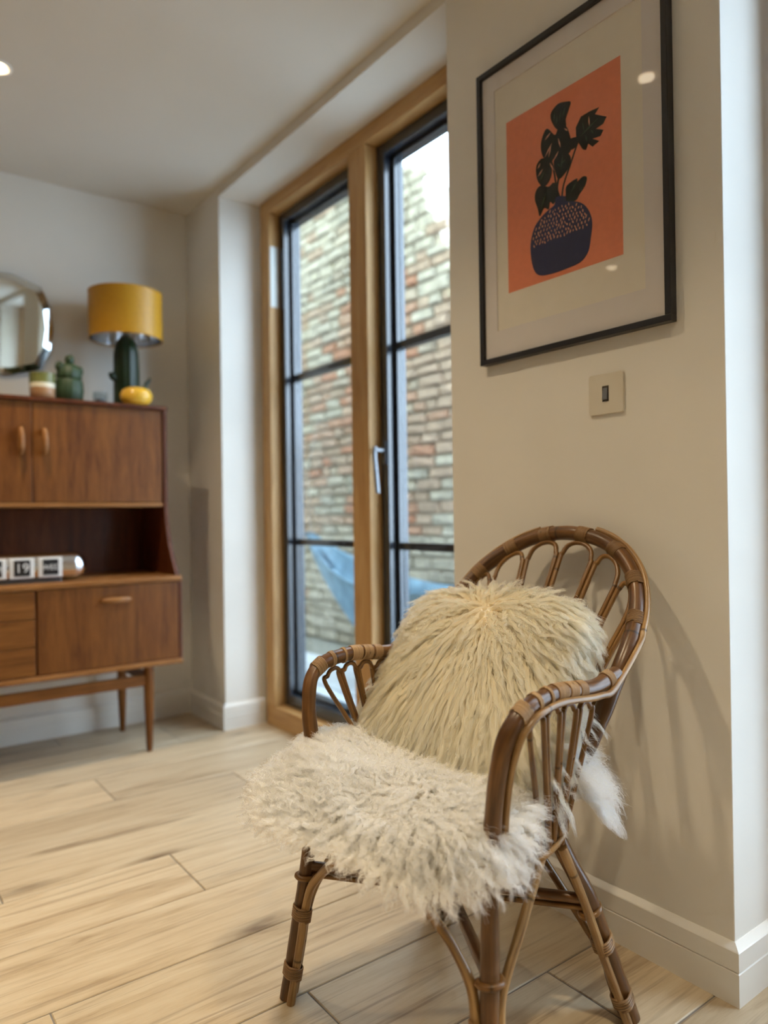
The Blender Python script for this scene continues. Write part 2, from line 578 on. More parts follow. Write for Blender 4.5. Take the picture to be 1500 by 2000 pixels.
struct(box('wall_left', MT['wall_mid'], X_LEFT - 0.2, X_LEFT, Y_FRONT - 0.2, Y_BACK + 0.2, 0, Z_C))
struct(box('wall_front', MT['wall_mid'], X_LEFT, X_OUT, Y_FRONT - 0.2, Y_FRONT, 0, Z_C))
struct(box('ceiling', MT['ceiling'], X_LEFT - 0.2, X_OUT, Y_FRONT - 0.2, Y_BACK + 0.2, Z_C, Z_C + 0.25), 'flat white ceiling')

struct(box('wall_upper_sky_blocker', MT['render'], WX - 0.2, X_OUT, Y_FRONT - 0.2, 9.0, Z_C + 0.25, 5.2), 'unseen upper house wall added to keep sky light off the garden wall')  # added out of view; narrows the sky so the garden wall stays darker
struct(box('wall_outside_far', MT['render'], WX, X_OUT, Y_BACK + 0.2, 9.0, 0, Z_C + 0.25))

# baseboards with a grooved face and sloping top
BBP = [(0, 0), (0.015, 0), (0.015, 0.0595), (0.0125, 0.0615), (0.015, 0.0635), (0.015, 0.098), (0.0135, 0.100), (0.002, 0.109), (0, 0.109)]


def baseboard(name, p0, p1, nrm, label=None):
    """profile swept straight from p0 to p1 (2-D), standing out along nrm; ends mitred by the caller's extents"""
    m = MB()
    n = len(BBP)
    vs = []
    for p, mit in ((p0, p0[2]), (p1, p1[2])):
        d = np.array([p1[0] - p0[0], p1[1] - p0[1]])
        d = d / np.linalg.norm(d)
        for t, z in BBP:
            q = np.array(p[:2]) + np.array(nrm) * t + d * mit * t
            vs.append((q[0], q[1], z))
    fs = [tuple(range(n)), tuple(range(n, 2 * n))[::-1]] + [(i, n + i, n + (i + 1) % n, (i + 1) % n) for i in range(n)]
    m.add(vs, fs)
    o = m.build(name, MT['trim'])
    return struct(o, label)


baseboard('baseboard_pier', (WX, Y_PIER0, -1), (WX, Y_PIER1, 1), (-1, 0), 'white grooved baseboard behind the chair')
baseboard('baseboard_pier_return', (X_OUT - 0.15, Y_PIER0, 0), (WX, Y_PIER0, 1), (0, -1), 'white baseboard turning the corner into daylight')
baseboard('baseboard_pier_far_return', (WX, Y_PIER1, -1), (X_OUT - 0.165, Y_PIER1, 0), (0, 1))
baseboard('baseboard_reveal', (X_OUT - 0.172, Y_FAR, 0), (WX, Y_FAR, 1), (0, -1), 'white baseboard on the window reveal')
baseboard('baseboard_far', (WX, Y_FAR, -1), (WX, Y_BACK, -1), (-1, 0))
baseboard('baseboard_back', (WX, Y_BACK, -1), (X_LEFT, Y_BACK, -1), (0, -1), 'white baseboard under the sideboard')
baseboard('baseboard_left', (X_LEFT, Y_BACK, -1), (X_LEFT, Y_FRONT, -1), (1, 0))

# floor: individual planks over a grout bed
floor = box('floor', MT['grout'], X_LEFT, X_OUT, Y_FRONT, Y_BACK, -0.06, -0.0022)
struct(floor, 'pale oak plank floor')
PW, PL, GAP = 0.2385, 1.2, 0.0016


def plank_mesh(x0, x1, y0, y1):
    cx, cy = (x0 + x1) / 2, (y0 + y1) / 2
    a, b = (x1 - x0) / 2 - GAP, (y1 - y0) / 2 - GAP
    c = 0.0016
    m = MB()
    vs = [(-a, -b, -0.004), (a, -b, -0.004), (a, b, -0.004), (-a, b, -0.004), (-a, -b, -c), (a, -b, -c), (a, b, -c), (-a, b, -c),
          (-a + c, -b + c, 0), (a - c, -b + c, 0), (a - c, b - c, 0), (-a + c, b - c, 0)]
    fs = [(0, 1, 5, 4), (1, 2, 6, 5), (2, 3, 7, 6), (3, 0, 4, 7), (4, 5, 9, 8), (5, 6, 10, 9), (6, 7, 11, 10), (7, 4, 8, 11), (8, 9, 10, 11)]
    m.add(vs, fs)
    o = m.build('plank', MT['plank'], floor)
    o.location = (cx, cy, 0)


row0 = 1.204
offs = {0: 0.302, 1: 1.105, 2: 0.703}
k = math.floor((Y_FRONT - row0) / PW)
while row0 + k * PW < Y_BACK:
    y0, y1 = row0 + k * PW, row0 + (k + 1) * PW
    y0, y1 = max(y0, Y_FRONT), min(y1, Y_BACK)
    off = offs[k % 3] - 1.2 * 5
    xe = 1.52 if (y1 > Y_PIER1 and y0 < Y_FAR) or (y0 < Y_PIER0 and y1 > Y_W2) or (y0 < Y_W3B and y1 > Y_W3A) else WX
    j = 0
    while off + j * PL < xe:
        x0, x1 = max(off + j * PL, X_LEFT), min(off + (j + 1) * PL, xe)
        if x1 - x0 > 0.02 and y1 - y0 > 0.02:
            plank_mesh(x0, x1, y0, y1)
        j += 1
    k += 1


# ---------------------------------------------------------------- windows
def window(name, ya, yb, mull, label):
    """timber frame from ya (near) to yb (far) with dark metal sashes; mull = list of (y0, y1)"""
    root = empty(name, (1.5, (ya + yb) / 2, 0))
    struct(root, label)
    root.location = (0, 0, 0)
    xi, xs, xo = 1.49, 1.54, 1.63
    zt = Z_SOF
    ja = 0.075
    MB().box(xi, xo, ya, ya + ja, 0.085, zt - 0.058).build('jamb', MT['pine_v'], root, bevel=0.002)
    MB().box(xi, xo, yb - ja, yb, 0.085, zt - 0.058).build('jamb', MT['pine_v'], root, bevel=0.002)
    MB().box(xi, xo, ya, yb, zt - 0.058, zt).build('head', MT['pine_h'], root, bevel=0.002)
    MB().box(xi, xo + 0.05, ya, yb, 0.0, 0.085).build('sill', MT['pine_h'], root, bevel=0.002)
    for a, b in mull:
        MB().box(xi, xo, a, b, 0.085, zt - 0.058).build('mullion', MT['pine_v'], root, bevel=0.002)
    edges = [ya + ja] + [e for a, b in mull for e in (a, b)] + [yb - ja]
    bays = [(edges[i], edges[i + 1]) for i in range(0, len(edges), 2)]
    for bi, (a, b) in enumerate(bays):
        z0, z1 = 0.087, zt - 0.060
        st = 0.045
        m = MB()
        m.box(xs, xs + 0.055, a + 0.002, a + st, z0, z1).box(xs, xs + 0.055, b - st, b - 0.002, z0, z1)
        m.box(xs, xs + 0.055, a + st, b - st, z1 - 0.04, z1).box(xs, xs + 0.055, a + st, b - st, z0, z0 + 0.05)
        # glazing bead rim further out
        m.box(xs + 0.03, xs + 0.07, a + st, a + st + 0.018, z0 + 0.05, z1 - 0.04).box(xs + 0.03, xs + 0.07, b - st - 0.018, b - st, z0 + 0.05, z1 - 0.04)
        m.box(xs + 0.03, xs + 0.07, a + st, b - st, z1 - 0.055, z1 - 0.04).box(xs + 0.03, xs + 0.07, a + st, b - st, z0 + 0.05, z0 + 0.068)
        sash = m.build('sash', MT['alu'], root, bevel=0.0015)
        ga, gb = a + st + 0.018, b - st - 0.018
        bars = (0.789, 1.492)
        for zb in bars:
            box('glazing_bar', MT['alu'], xs + 0.034, xs + 0.066, ga, gb, zb - 0.013, zb + 0.013, sash, 0.002)
        zz = [z0 + 0.068] + [q for zb in bars for q in (zb - 0.013, zb + 0.013)] + [z1 - 0.055]
        for q in range(0, 6, 2):
            box('pane', MT['glass'], xs + 0.046, xs + 0.054, ga, gb, zz[q], zz[q + 1], sash)
        if bi == 0 and name == 'window_1':
            h = MB()
            yh, zh = b - 0.024, 1.125
            h.box(xs - 0.008, xs, yh - 0.014, yh + 0.014, zh - 0.05, zh + 0.035)
            hd = h.build('handle', MT['alu'], sash, bevel=0.003)
            h = MB()
            h.tube([(xs, yh, zh), (xs - 0.022, yh, zh), (xs - 0.042, yh - 0.002, zh)], 0.009, 10)
            h.tube(crom([(xs - 0.042, yh - 0.002, zh + 0.012), (xs - 0.046, yh - 0.004, zh - 0.02), (xs - 0.046, yh - 0.010, zh - 0.07), (xs - 0.046, yh - 0.019, zh - 0.150)], 6), [0.0095] * 19, 10, flat=0.6)
            h.build('handle_lever', MT['steel'], sash, smooth=True, angle=40)
    return root


w1 = window('window_1', Y_PIER1 + 0.002, Y_FAR - 0.02, [(2.072, 2.178)], 'tall pine framed window with dark metal sashes and glazing bars')
box('vent_strip', MT['vent'], 1.497, 1.532, 2.7865, 2.7895, 1.80, 2.06, w1)
window('window_2', Y_W2 + 0.002, Y_PIER0 - 0.016, [], 'tall window past the right wall corner')
window('window_3', Y_W3A + 0.002, Y_W3B - 0.016, [], 'tall window seen only as a reflection in the wall mirror')

# ---------------------------------------------------------------- outdoors
ground = struct(box('ground', MT['soil'], X_OUT, 9.0, -9, 12, -0.25, -0.06), 'grey gravel ground outside')
for i in range(2):
    for j in range(14):
        x0, y0 = X_OUT + 0.02 + i * 0.45, -2.2 + j * 0.6
        w = 0.43
        box('paving_slab', MT['slab'], x0, x0 + w, y0, y0 + 0.59, -0.06, -0.03, ground, 0.004)
struct(box('terrace', MT['slab'], 2.57, 9.0, -9, 2.6, -0.06, -0.035), 'unseen pale stone terrace added to bounce daylight up to the windows')  # unseen paving, added pale so daylight bounces up onto the window reveal

gw = struct(empty('wall_garden', (3.0, 2.6, 0)), 'weathered brick and stone garden wall outside the window')
gw.location = (0, 0, 0)
GX, GY0, GY1 = 3.0, 2.7, 8.0


def gtop(y):
    # the wall top drops towards the near end
    pts = [(2.6, 2.3), (3.30, 2.45), (3.45, 2.85), (3.62, 3.15), (4.0, 3.3), (5.2, 3.75), (8.1, 3.9)]
    for (a, za), (b, zb) in zip(pts[:-1], pts[1:]):
        if a <= y <= b:
            return za + (zb - za) * (y - a) / (b - a)
    return pts[-1][1]


mprof = [(GY0, -0.06)] + [(GY1, -0.06)] + [(y, gtop(y) - 0.08) for y in np.linspace(GY1, GY0, 40)]
MB().prism(mprof, 0, GX + 0.02, GX + 0.3).build('mortar', MT['mortar'], gw)


def stone_variant(seed):
    r = random.Random(seed)
    m = MB()
    b = 0.12
    J = lambda s=0.03: r.uniform(-s, s)
    back = [(0.0, -0.5, -0.5), (0.0, 0.5, -0.5), (0.0, 0.5, 0.5), (0.0, -0.5, 0.5)]
    mid = [(-0.7, -0.5 + J(), -0.5 + J(0.06)), (-0.7, 0.5 + J(), -0.5 + J(0.06)), (-0.7, 0.5 + J(), 0.5 + J(0.06)), (-0.7, -0.5 + J(), 0.5 + J(0.06))]
    fr = [(-1.0 + J(0.2), -0.5 + 0.06 + abs(J()), -0.5 + b + J(0.05)), (-1.0 + J(0.2), 0.5 - 0.06 + J(), -0.5 + b + J(0.05)),
          (-1.0 + J(0.2), 0.5 - 0.06 + J(), 0.5 - b + J(0.05)), (-1.0 + J(0.2), -0.5 + 0.06 + J(), 0.5 - b + J(0.05))]
    fs = []
    for q in (0, 4):
        for k in range(4):
            fs.append((q + k, q + 4 + k, q + 4 + (k + 1) % 4, q + (k + 1) % 4))
    fs.append((8, 11, 10, 9))
    m.add(back + mid + fr, fs)
    return m


bricks_mesh, stones_mesh = [], []
for s in range(5):
    for lst, mat in ((bricks_mesh, 'brick'), (stones_mesh, 'stone')):
        me = bpy.data.meshes.new('brick' if mat == 'brick' else 'stone')
        vv = stone_variant(100 + s)
        me.from_pydata(vv.v, [], vv.f)
        me.materials.append(MT[mat])
        lst.append(me)
rest_b, rest_s = MB(), MB()
z = -0.05
pieces = []
crow = 0
while z < 3.95:
    stony = z > 2.35 + rnd.uniform(-0.3, 0.3) or z < 0.62 + rnd.uniform(-0.2, 0.2)
    h = rnd.uniform(0.055, 0.10) if stony else rnd.uniform(0.066, 0.078)
    y = GY0 - rnd.uniform(0, 0.2)
    while y < GY1:
        ln = rnd.uniform(0.09, 0.26) if stony else rnd.choice([0.225, 0.21, 0.115, 0.17])
        yc = y + ln / 2
        if gtop(min(max(yc, GY0), GY1)) > z + h * 0.6:
            st = (stony and rnd.random() < 0.85) or rnd.random() < 0.22
            pieces.append((yc, z + h / 2, ln - 0.012, h - 0.012, st))
        y += ln
    z += h
    crow += 1
vis = [p for p in pieces if 3.25 < p[0] < 5.25]
vis.sort(key=lambda p: abs(p[0] - 4.2) + abs(p[1] - 1.6) * 0.3)
vis_set = set(vis[:290])
for p in pieces:
    yc, zc, ln, h, st = p
    dep = rnd.uniform(0.03, 0.05)
    if p in vis_set:
        me = rnd.choice(stones_mesh if st else bricks_mesh)
        o = bpy.data.objects.new('stone' if st else 'brick', me)
        COL.objects.link(o)
        o.parent = gw
        o.location = (GX + 0.02, yc, zc)
        o.scale = (dep, ln, h * rnd.uniform(0.85, 1.05))
        o.rotation_euler = (rnd.uniform(-0.05, 0.05), 0, rnd.uniform(-0.03, 0.03))
    else:
        src = stone_variant(rnd.randint(0, 400))
        vs2 = [(GX + 0.02 + a * dep, yc + b * ln, zc + c * h) for a, b, c in src.v]
        (rest_s if st else rest_b).add(vs2, src.f)
tag(rest_b.build('bricks_beyond', MT['brick'], gw), kind='stuff')
tag(rest_s.build('stones_beyond', MT['stone'], gw), kind='stuff')

# pale house across the garden, seen above the falling end of the wall
hs = empty('neighbour_house', (6.8, 6.5, -0.06))
tag(hs, 'pale cream house wall seen above the garden wall in the window', 'house')
MB().box(-0.3, 3.0, -3.2, 6.0, 0, 5.1).build('house_wall', MT['render'], hs)
MB().prism([(-0.6, 5.1), (3.2, 5.1), (1.4, 6.2)], 1, -3.4, 6.2).build('roof', MT['roof'], hs)
for v in hs.children:
    if v.name.startswith('roof'):
        pass

# hammock hanging in the courtyard
hm = empty('hammock', (2.35, 3.0, -0.03))
tag(hm, 'light blue cloth hammock hanging outside the window', 'hammock')
HB = np.array([2.35, 3.0, -0.03])
A0 = np.array([2.35, 3.93, 0.79])
B0 = np.array([2.40, 1.75, 0.80])
NS, NC = 40, 18
vs, fs = [], []
for i in range(NS + 1):
    s = i / NS
    c = A0 + (B0 - A0) * s
    sag = 4 * s * (1 - s)
    half = 0.03 + 0.34 * (math.sin(math.pi * s)) ** 0.8
    for j in range(NC + 1):
        t = j / NC * 2 - 1
        zz = -0.27 * sag - 0.45 * (math.sin(math.pi * s)) ** 0.8 * (1 - t * t)
        fold = 0.008 * math.sin(t * 24) * (1 - 0.6 * sag)
        vs.append((c[0] + t * half * 0.62 + fold - HB[0], c[1] - HB[1] + 0.01 * math.sin(j * 2.1), c[2] + zz + 0.012 * math.cos(t * 21) - HB[2]))
for i in range(NS):
    for j in range(NC):
        q = i * (NC + 1) + j
        fs.append((q, q + 1, q + NC + 2, q + NC + 1))
o = MB().add(vs, fs).build('hammock_cloth', MT['hammock'], hm, smooth=True)
o.modifiers.new('solid', 'SOLIDIFY').thickness = 0.006
rp = MB()
rp.tube([A0 - HB + np.array([0, -0.02, -0.01]), A0 - HB + np.array([0.3, 0.5, 0.45]), A0 - HB + np.array([0.66, 0.9, 0.9])], 0.004, 6)
rp.build('hanging_rope', MT['grout'], hm)
rp = MB()
rp.tube([B0 - HB + np.array([0, 0.02, -0.01]), B0 - HB + np.array([0.1, -0.57, 0.5])], 0.005, 6)
rp.build('hanging_rope', MT['grout'], hm)
ps = MB()
ps.box(2.46, 2.54, 1.08, 1.16, -0.06, 1.4)
tag(ps.build('hammock_post', MT['pine_v'], None, bevel=0.004), 'timber post holding the near end of the hammock', 'post')


# ---------------------------------------------------------------- downlights
def downlight(x, y, label, seen=True):
    t = empty('downlight', (x, y, Z_C))
    tag(t, label, 'downlight', 'recessed ceiling downlights')
    MB().lathe([(0.036, -0.0005), (0.045, -0.0005), (0.045, -0.004), (0.038, -0.006), (0.034, -0.004), (0.034, -0.0005)], seg=28, caps=False).build('bezel', MT['trim'], t, smooth=True, angle=40)
    MB().lathe([(0.024, -0.0008), (0.024, -0.0072)], seg=24).build('lens', MT['lens'], t)
    ld = bpy.data.lights.new('downlight_bulb', 'SPOT')
    ld.energy = SPOT_W
    ld.color = SPOT_COL
    ld.spot_size = math.radians(108)
    ld.spot_blend = 1.0
    ld.shadow_soft_size = 0.03
    lo = bpy.data.objects.new('downlight_bulb', ld)
    COL.objects.link(lo)
    lo.parent = t
    lo.location = (0, 0, -0.012)


downlight(0.405, 2.50, 'lit ceiling downlight above the sideboard at the left edge')
for x, y in ((0.48, 1.36), (-0.985, 2.55), (-0.985, 1.36), (0.48, 0.16), (-0.985, 0.16), (0.48, -1.2)):
    downlight(x, y, 'lit round ceiling downlight out over the room')

# ---------------------------------------------------------------- picture
FX = WX - 0.022


def picture():
    t = empty('framed_print', (WX, 1.048, 1.266))
    tag(t, 'black framed print of a plant in a blue vase on orange', 'picture')
    y0, y1, z0, z1 = -0.260, 0.260, 0.0, 0.720
    fw = 0.013
    d0, d1 = -0.022, -0.001
    for nm, a in (('rail', (y0, y1, z0, z0 + fw)), ('rail', (y0, y1, z1 - fw, z1)), ('stile', (y0, y0 + fw, z0 + fw, z1 - fw)), ('stile', (y1 - fw, y1, z0 + fw, z1 - fw))):
        MB().box(d0, d1, *a).build('frame_' + nm, MT['black_frame'], t, bevel=0.001)
    MB().box(-0.008, -0.002, y0 + fw, y1 - fw, z0 + fw, z1 - fw).build('mount', MT['mat_board'], t)
    # mount window: sheet sits behind the mount, so the mount is a border proud of the paper
    m = MB()
    wy0, wy1, wz0, wz1 = y0 + 0.060, y1 - 0.052, z0 + 0.078, z1 - 0.055
    for a in ((y0 + fw, wy0, z0 + fw, z1 - fw), (wy1, y1 - fw, z0 + fw, z1 - fw), (wy0, wy1, z0 + fw, wz0), (wy0, wy1, wz1, z1 - fw)):
        m.box(-0.0125, -0.008, *a)
    m.build('mount_border', MT['mat_board'], t)
    MB().box(-0.0095, -0.008, wy0, wy1, wz0, wz1).build('paper', MT['paper'], t)
    yo, zo = 1.048, 1.266
    art = lambda name, poly, mat, lev, par: MB().prism([(y - yo, zz - zo) for y, zz in poly], 0, -0.0095 - 0.0003 * lev, -0.0095).build(name, MT[mat], par)
    pr = art('orange_ground', [(1.2195, 1.428), (0.8995, 1.428), (0.8995, 1.838), (1.2195, 1.838)], 'orange', 1, t)

    def smooth_poly(P, n=5):
        P = np.array(P, float)
        Q = np.vstack([P[-1:], P, P[:2]])
        out = []
        for i in range(1, len(Q) - 2):
            for s in np.linspace(0, 1, n, endpoint=False):
                a, b, c, d = Q[i - 1], Q[i], Q[i + 1], Q[i + 2]
                out.append(0.5 * (2 * b + (-a + c) * s + (2 * a - 5 * b + 4 * c - d) * s * s + (-a + 3 * b - 3 * c + d) * s ** 3))
        return [tuple(p) for p in out]

    # stems
    for pts, w in (([(1.012, 1.70), (1.030, 1.665), (1.049, 1.628), (1.056, 1.598)], 0.0022), ([(1.063, 1.648), (1.068, 1.624), (1.061, 1.60)], 0.003), ([(1.085, 1.70), (1.075, 1.66), (1.066, 1.60)], 0.0022)):
        P = crom([(a, b) for a, b in pts], 5)
        T = np.gradient(P, axis=0)
        T /= np.linalg.norm(T, axis=1)[:, None]
        Nn = np.c_[-T[:, 1], T[:, 0]] * w
        art('stem', [tuple(q) for q in np.vstack([P + Nn, (P - Nn)[::-1]])], 'leaf_ink', 2, pr)
    leaves = [
        [(1.071, 1.763), (1.083, 1.788), (1.080, 1.803), (1.061, 1.812), (1.040, 1.807), (1.027, 1.800), (1.033, 1.785), (1.041, 1.769), (1.041, 1.753), (1.056, 1.750)],
        [(0.996, 1.683), (1.013, 1.712), (1.014, 1.738), (1.000, 1.756), (0.975, 1.757), (0.953, 1.755), (0.964, 1.745), (0.935, 1.727), (0.943, 1.716), (0.962, 1.713), (0.943, 1.703), (0.951, 1.693), (0.971, 1.696), (0.954, 1.684), (0.971, 1.679), (0.982, 1.690), (0.988, 1.679)],
        [(1.033, 1.720), (1.008, 1.715), (1.011, 1.698), (1.031, 1.696), (1.038, 1.710)],
        [(1.072, 1.747), (1.093, 1.770), (1.106, 1.761), (1.113, 1.739), (1.107, 1.712), (1.088, 1.690), (1.070, 1.697), (1.034, 1.690), (1.027, 1.709), (1.034, 1.740), (1.044, 1.756), (1.062, 1.757)],
        [(1.054, 1.701), (1.070, 1.697), (1.076, 1.685), (1.072, 1.664), (1.063, 1.644), (1.046, 1.650), (1.033, 1.661), (1.029, 1.679), (1.040, 1.695)],
        [(1.113, 1.709), (1.126, 1.700), (1.128, 1.681), (1.121, 1.658), (1.105, 1.643), (1.089, 1.651), (1.082, 1.668), (1.085, 1.689), (1.101, 1.705)],
        [(1.114, 1.649), (1.129, 1.642), (1.133, 1.623), (1.125, 1.600), (1.119, 1.580), (1.106, 1.594), (1.093, 1.587), (1.088, 1.602), (1.078, 1.594), (1.067, 1.614), (1.068, 1.631), (1.078, 1.642), (1.092, 1.638)],
        [(1.041, 1.621), (1.014, 1.627), (1.012, 1.620), (0.997, 1.625), (0.987, 1.619), (0.992, 1.603), (1.007, 1.590), (1.018, 1.580), (1.045, 1.585), (1.044, 1.603)]]
    jag = {1}
    for i, L in enumerate(leaves):
        art('leaf', L if i in jag else smooth_poly(L), 'leaf_ink', 3 + (i == 4) * 1.4, pr)
    # veins
    def vein(a, b, w, mat, lev):
        a, b = np.array(a), np.array(b)
        d = (b - a) / np.linalg.norm(b - a)
        n = np.array([-d[1], d[0]]) * w
        m = (a + b) / 2
        art('vein', [tuple(a), tuple(m + n), tuple(b), tuple(m - n)], mat, lev, pr)
    for a, b, mt in [((1.066, 1.768), (1.064, 1.787), 'sage_ink'), ((1.058, 1.772), (1.054, 1.792), 'sage_ink'), ((1.049, 1.776), (1.041, 1.797), 'sage_ink'), ((1.074, 1.776), (1.071, 1.796), 'sage_ink'),
                     ((1.100, 1.747), (1.084, 1.757), 'pink_ink'), ((1.101, 1.708), (1.080, 1.732), 'pink_ink'), ((1.090, 1.704), (1.083, 1.728), 'pink_ink'), ((1.062, 1.735), (1.056, 1.712), 'pink_ink'), ((1.045, 1.750), (1.035, 1.740), 'pink_ink'), ((1.076, 1.690), (1.062, 1.706), 'pink_ink'), ((1.087, 1.690), (1.076, 1.668), 'pink_ink'),
                     ((1.003, 1.713), (0.955, 1.733), 'sage_ink'), ((0.992, 1.720), (0.995, 1.742), 'sage_ink'), ((0.978, 1.726), (0.979, 1.747), 'pink_ink'), ((0.988, 1.710), (0.985, 1.695), 'sage_ink'), ((0.974, 1.716), (0.968, 1.706), 'sage_ink'),
                     ((1.056, 1.660), (1.050, 1.694), 'sage_ink'), ((1.056, 1.675), (1.042, 1.680), 'sage_ink'), ((1.057, 1.670), (1.066, 1.680), 'sage_ink'),
                     ((1.122, 1.690), (1.115, 1.700), 'pink_ink'), ((1.122, 1.672), (1.108, 1.684), 'pink_ink'), ((1.116, 1.660), (1.104, 1.676), 'sage_ink'),
                     ((1.115, 1.594), (1.098, 1.630), 'sage_ink'), ((1.030, 1.600), (1.012, 1.622), 'sage_ink')]:
        vein(a, b, 0.0016, mt, 5.5)
    vase = [(1.071, 1.606), (1.076, 1.591), (1.094, 1.585), (1.113, 1.577), (1.135, 1.559), (1.147, 1.528), (1.147, 1.495), (1.139, 1.463), (1.122, 1.445), (1.087, 1.439), (1.044, 1.439), (1.006, 1.443), (0.986, 1.460), (0.979, 1.488), (0.975, 1.517), (0.981, 1.542), (0.996, 1.564), (1.015, 1.577), (1.041, 1.587), (1.046, 1.600)]
    art('vase', smooth_poly(vase), 'blue_ink', 4, pr)
    vp = np.array(vase)
    def inside(y, zz):
        c = False
        for i in range(len(vp)):
            (x0, y0_), (x1, y1_) = vp[i], vp[i - 1]
            if (y0_ > zz) != (y1_ > zz) and y < (x1 - x0) * (zz - y0_) / (y1_ - y0_) + x0:
                c = not c
        return c
    r2 = random.Random(3)
    sp = MB()
    zz = 1.517
    n = 0
    while zz < 1.585:
        y = 0.98 + (n % 2) * 0.004
        while y < 1.146:
            py, pz = y + r2.uniform(-0.0015, 0.0015), zz + r2.uniform(-0.002, 0.002)
            if all(inside(py + dy, pz + dz) for dy, dz in ((0.005, 0), (-0.005, 0), (0, 0.006), (0, -0.006))):
                a, b, tl = r2.uniform(0.001, 0.0019), r2.uniform(0.0026, 0.0045), r2.uniform(-0.5, 0.5)
                pts = []
                for q in range(7):
                    an = 2 * math.pi * q / 7
                    u, v = a * math.cos(an), b * math.sin(an)
                    pts.append((py + u * math.cos(tl) - v * math.sin(tl) - yo, pz + u * math.sin(tl) + v * math.cos(tl) - zo))
                sp.prism(pts, 0, -0.0095 - 0.0003 * 5, -0.0095)
            y += 0.0088
        zz += 0.0088
        n += 1
    tag(sp.build('speckles', MT['pink_ink'], pr), kind='stuff')
    MB().box(-0.0165, -0.0145, y0 + fw - 0.001, y1 - fw + 0.001, z0 + fw - 0.001, z1 - fw + 0.001).build('glass', MT['pic_glass'], t)


picture()

# light switch
sw = empty('light_switch', (WX, 0.951, 1.149))
tag(sw, 'single rocker light switch with square white plate below the print', 'switch')
rr = []
for (cy, cz, a0) in ((0.037, 0.037, 0), (-0.037, 0.037, 90), (-0.037, -0.037, 180), (0.037, -0.037, 270)):
    for q in range(4):
        an = math.radians(a0 + q * 30)
        rr.append((cy + 0.006 * math.cos(an), cz + 0.006 * math.sin(an)))
MB().prism(rr, 0, -0.006, 0.0).build('plate', MT['white_plate'], sw, bevel=0.001)
MB().box(-0.0068, -0.006, -0.0078, 0.0078, -0.0165, 0.0165).build('surround', MT['switch_dark'], sw)
MB().prism([(-0.0072, -0.0135), (-0.0115, -0.0125), (-0.0072, 0.0125)], 1, -0.0058, 0.0058).build('rocker', MT['steel'], sw, bevel=0.0008)


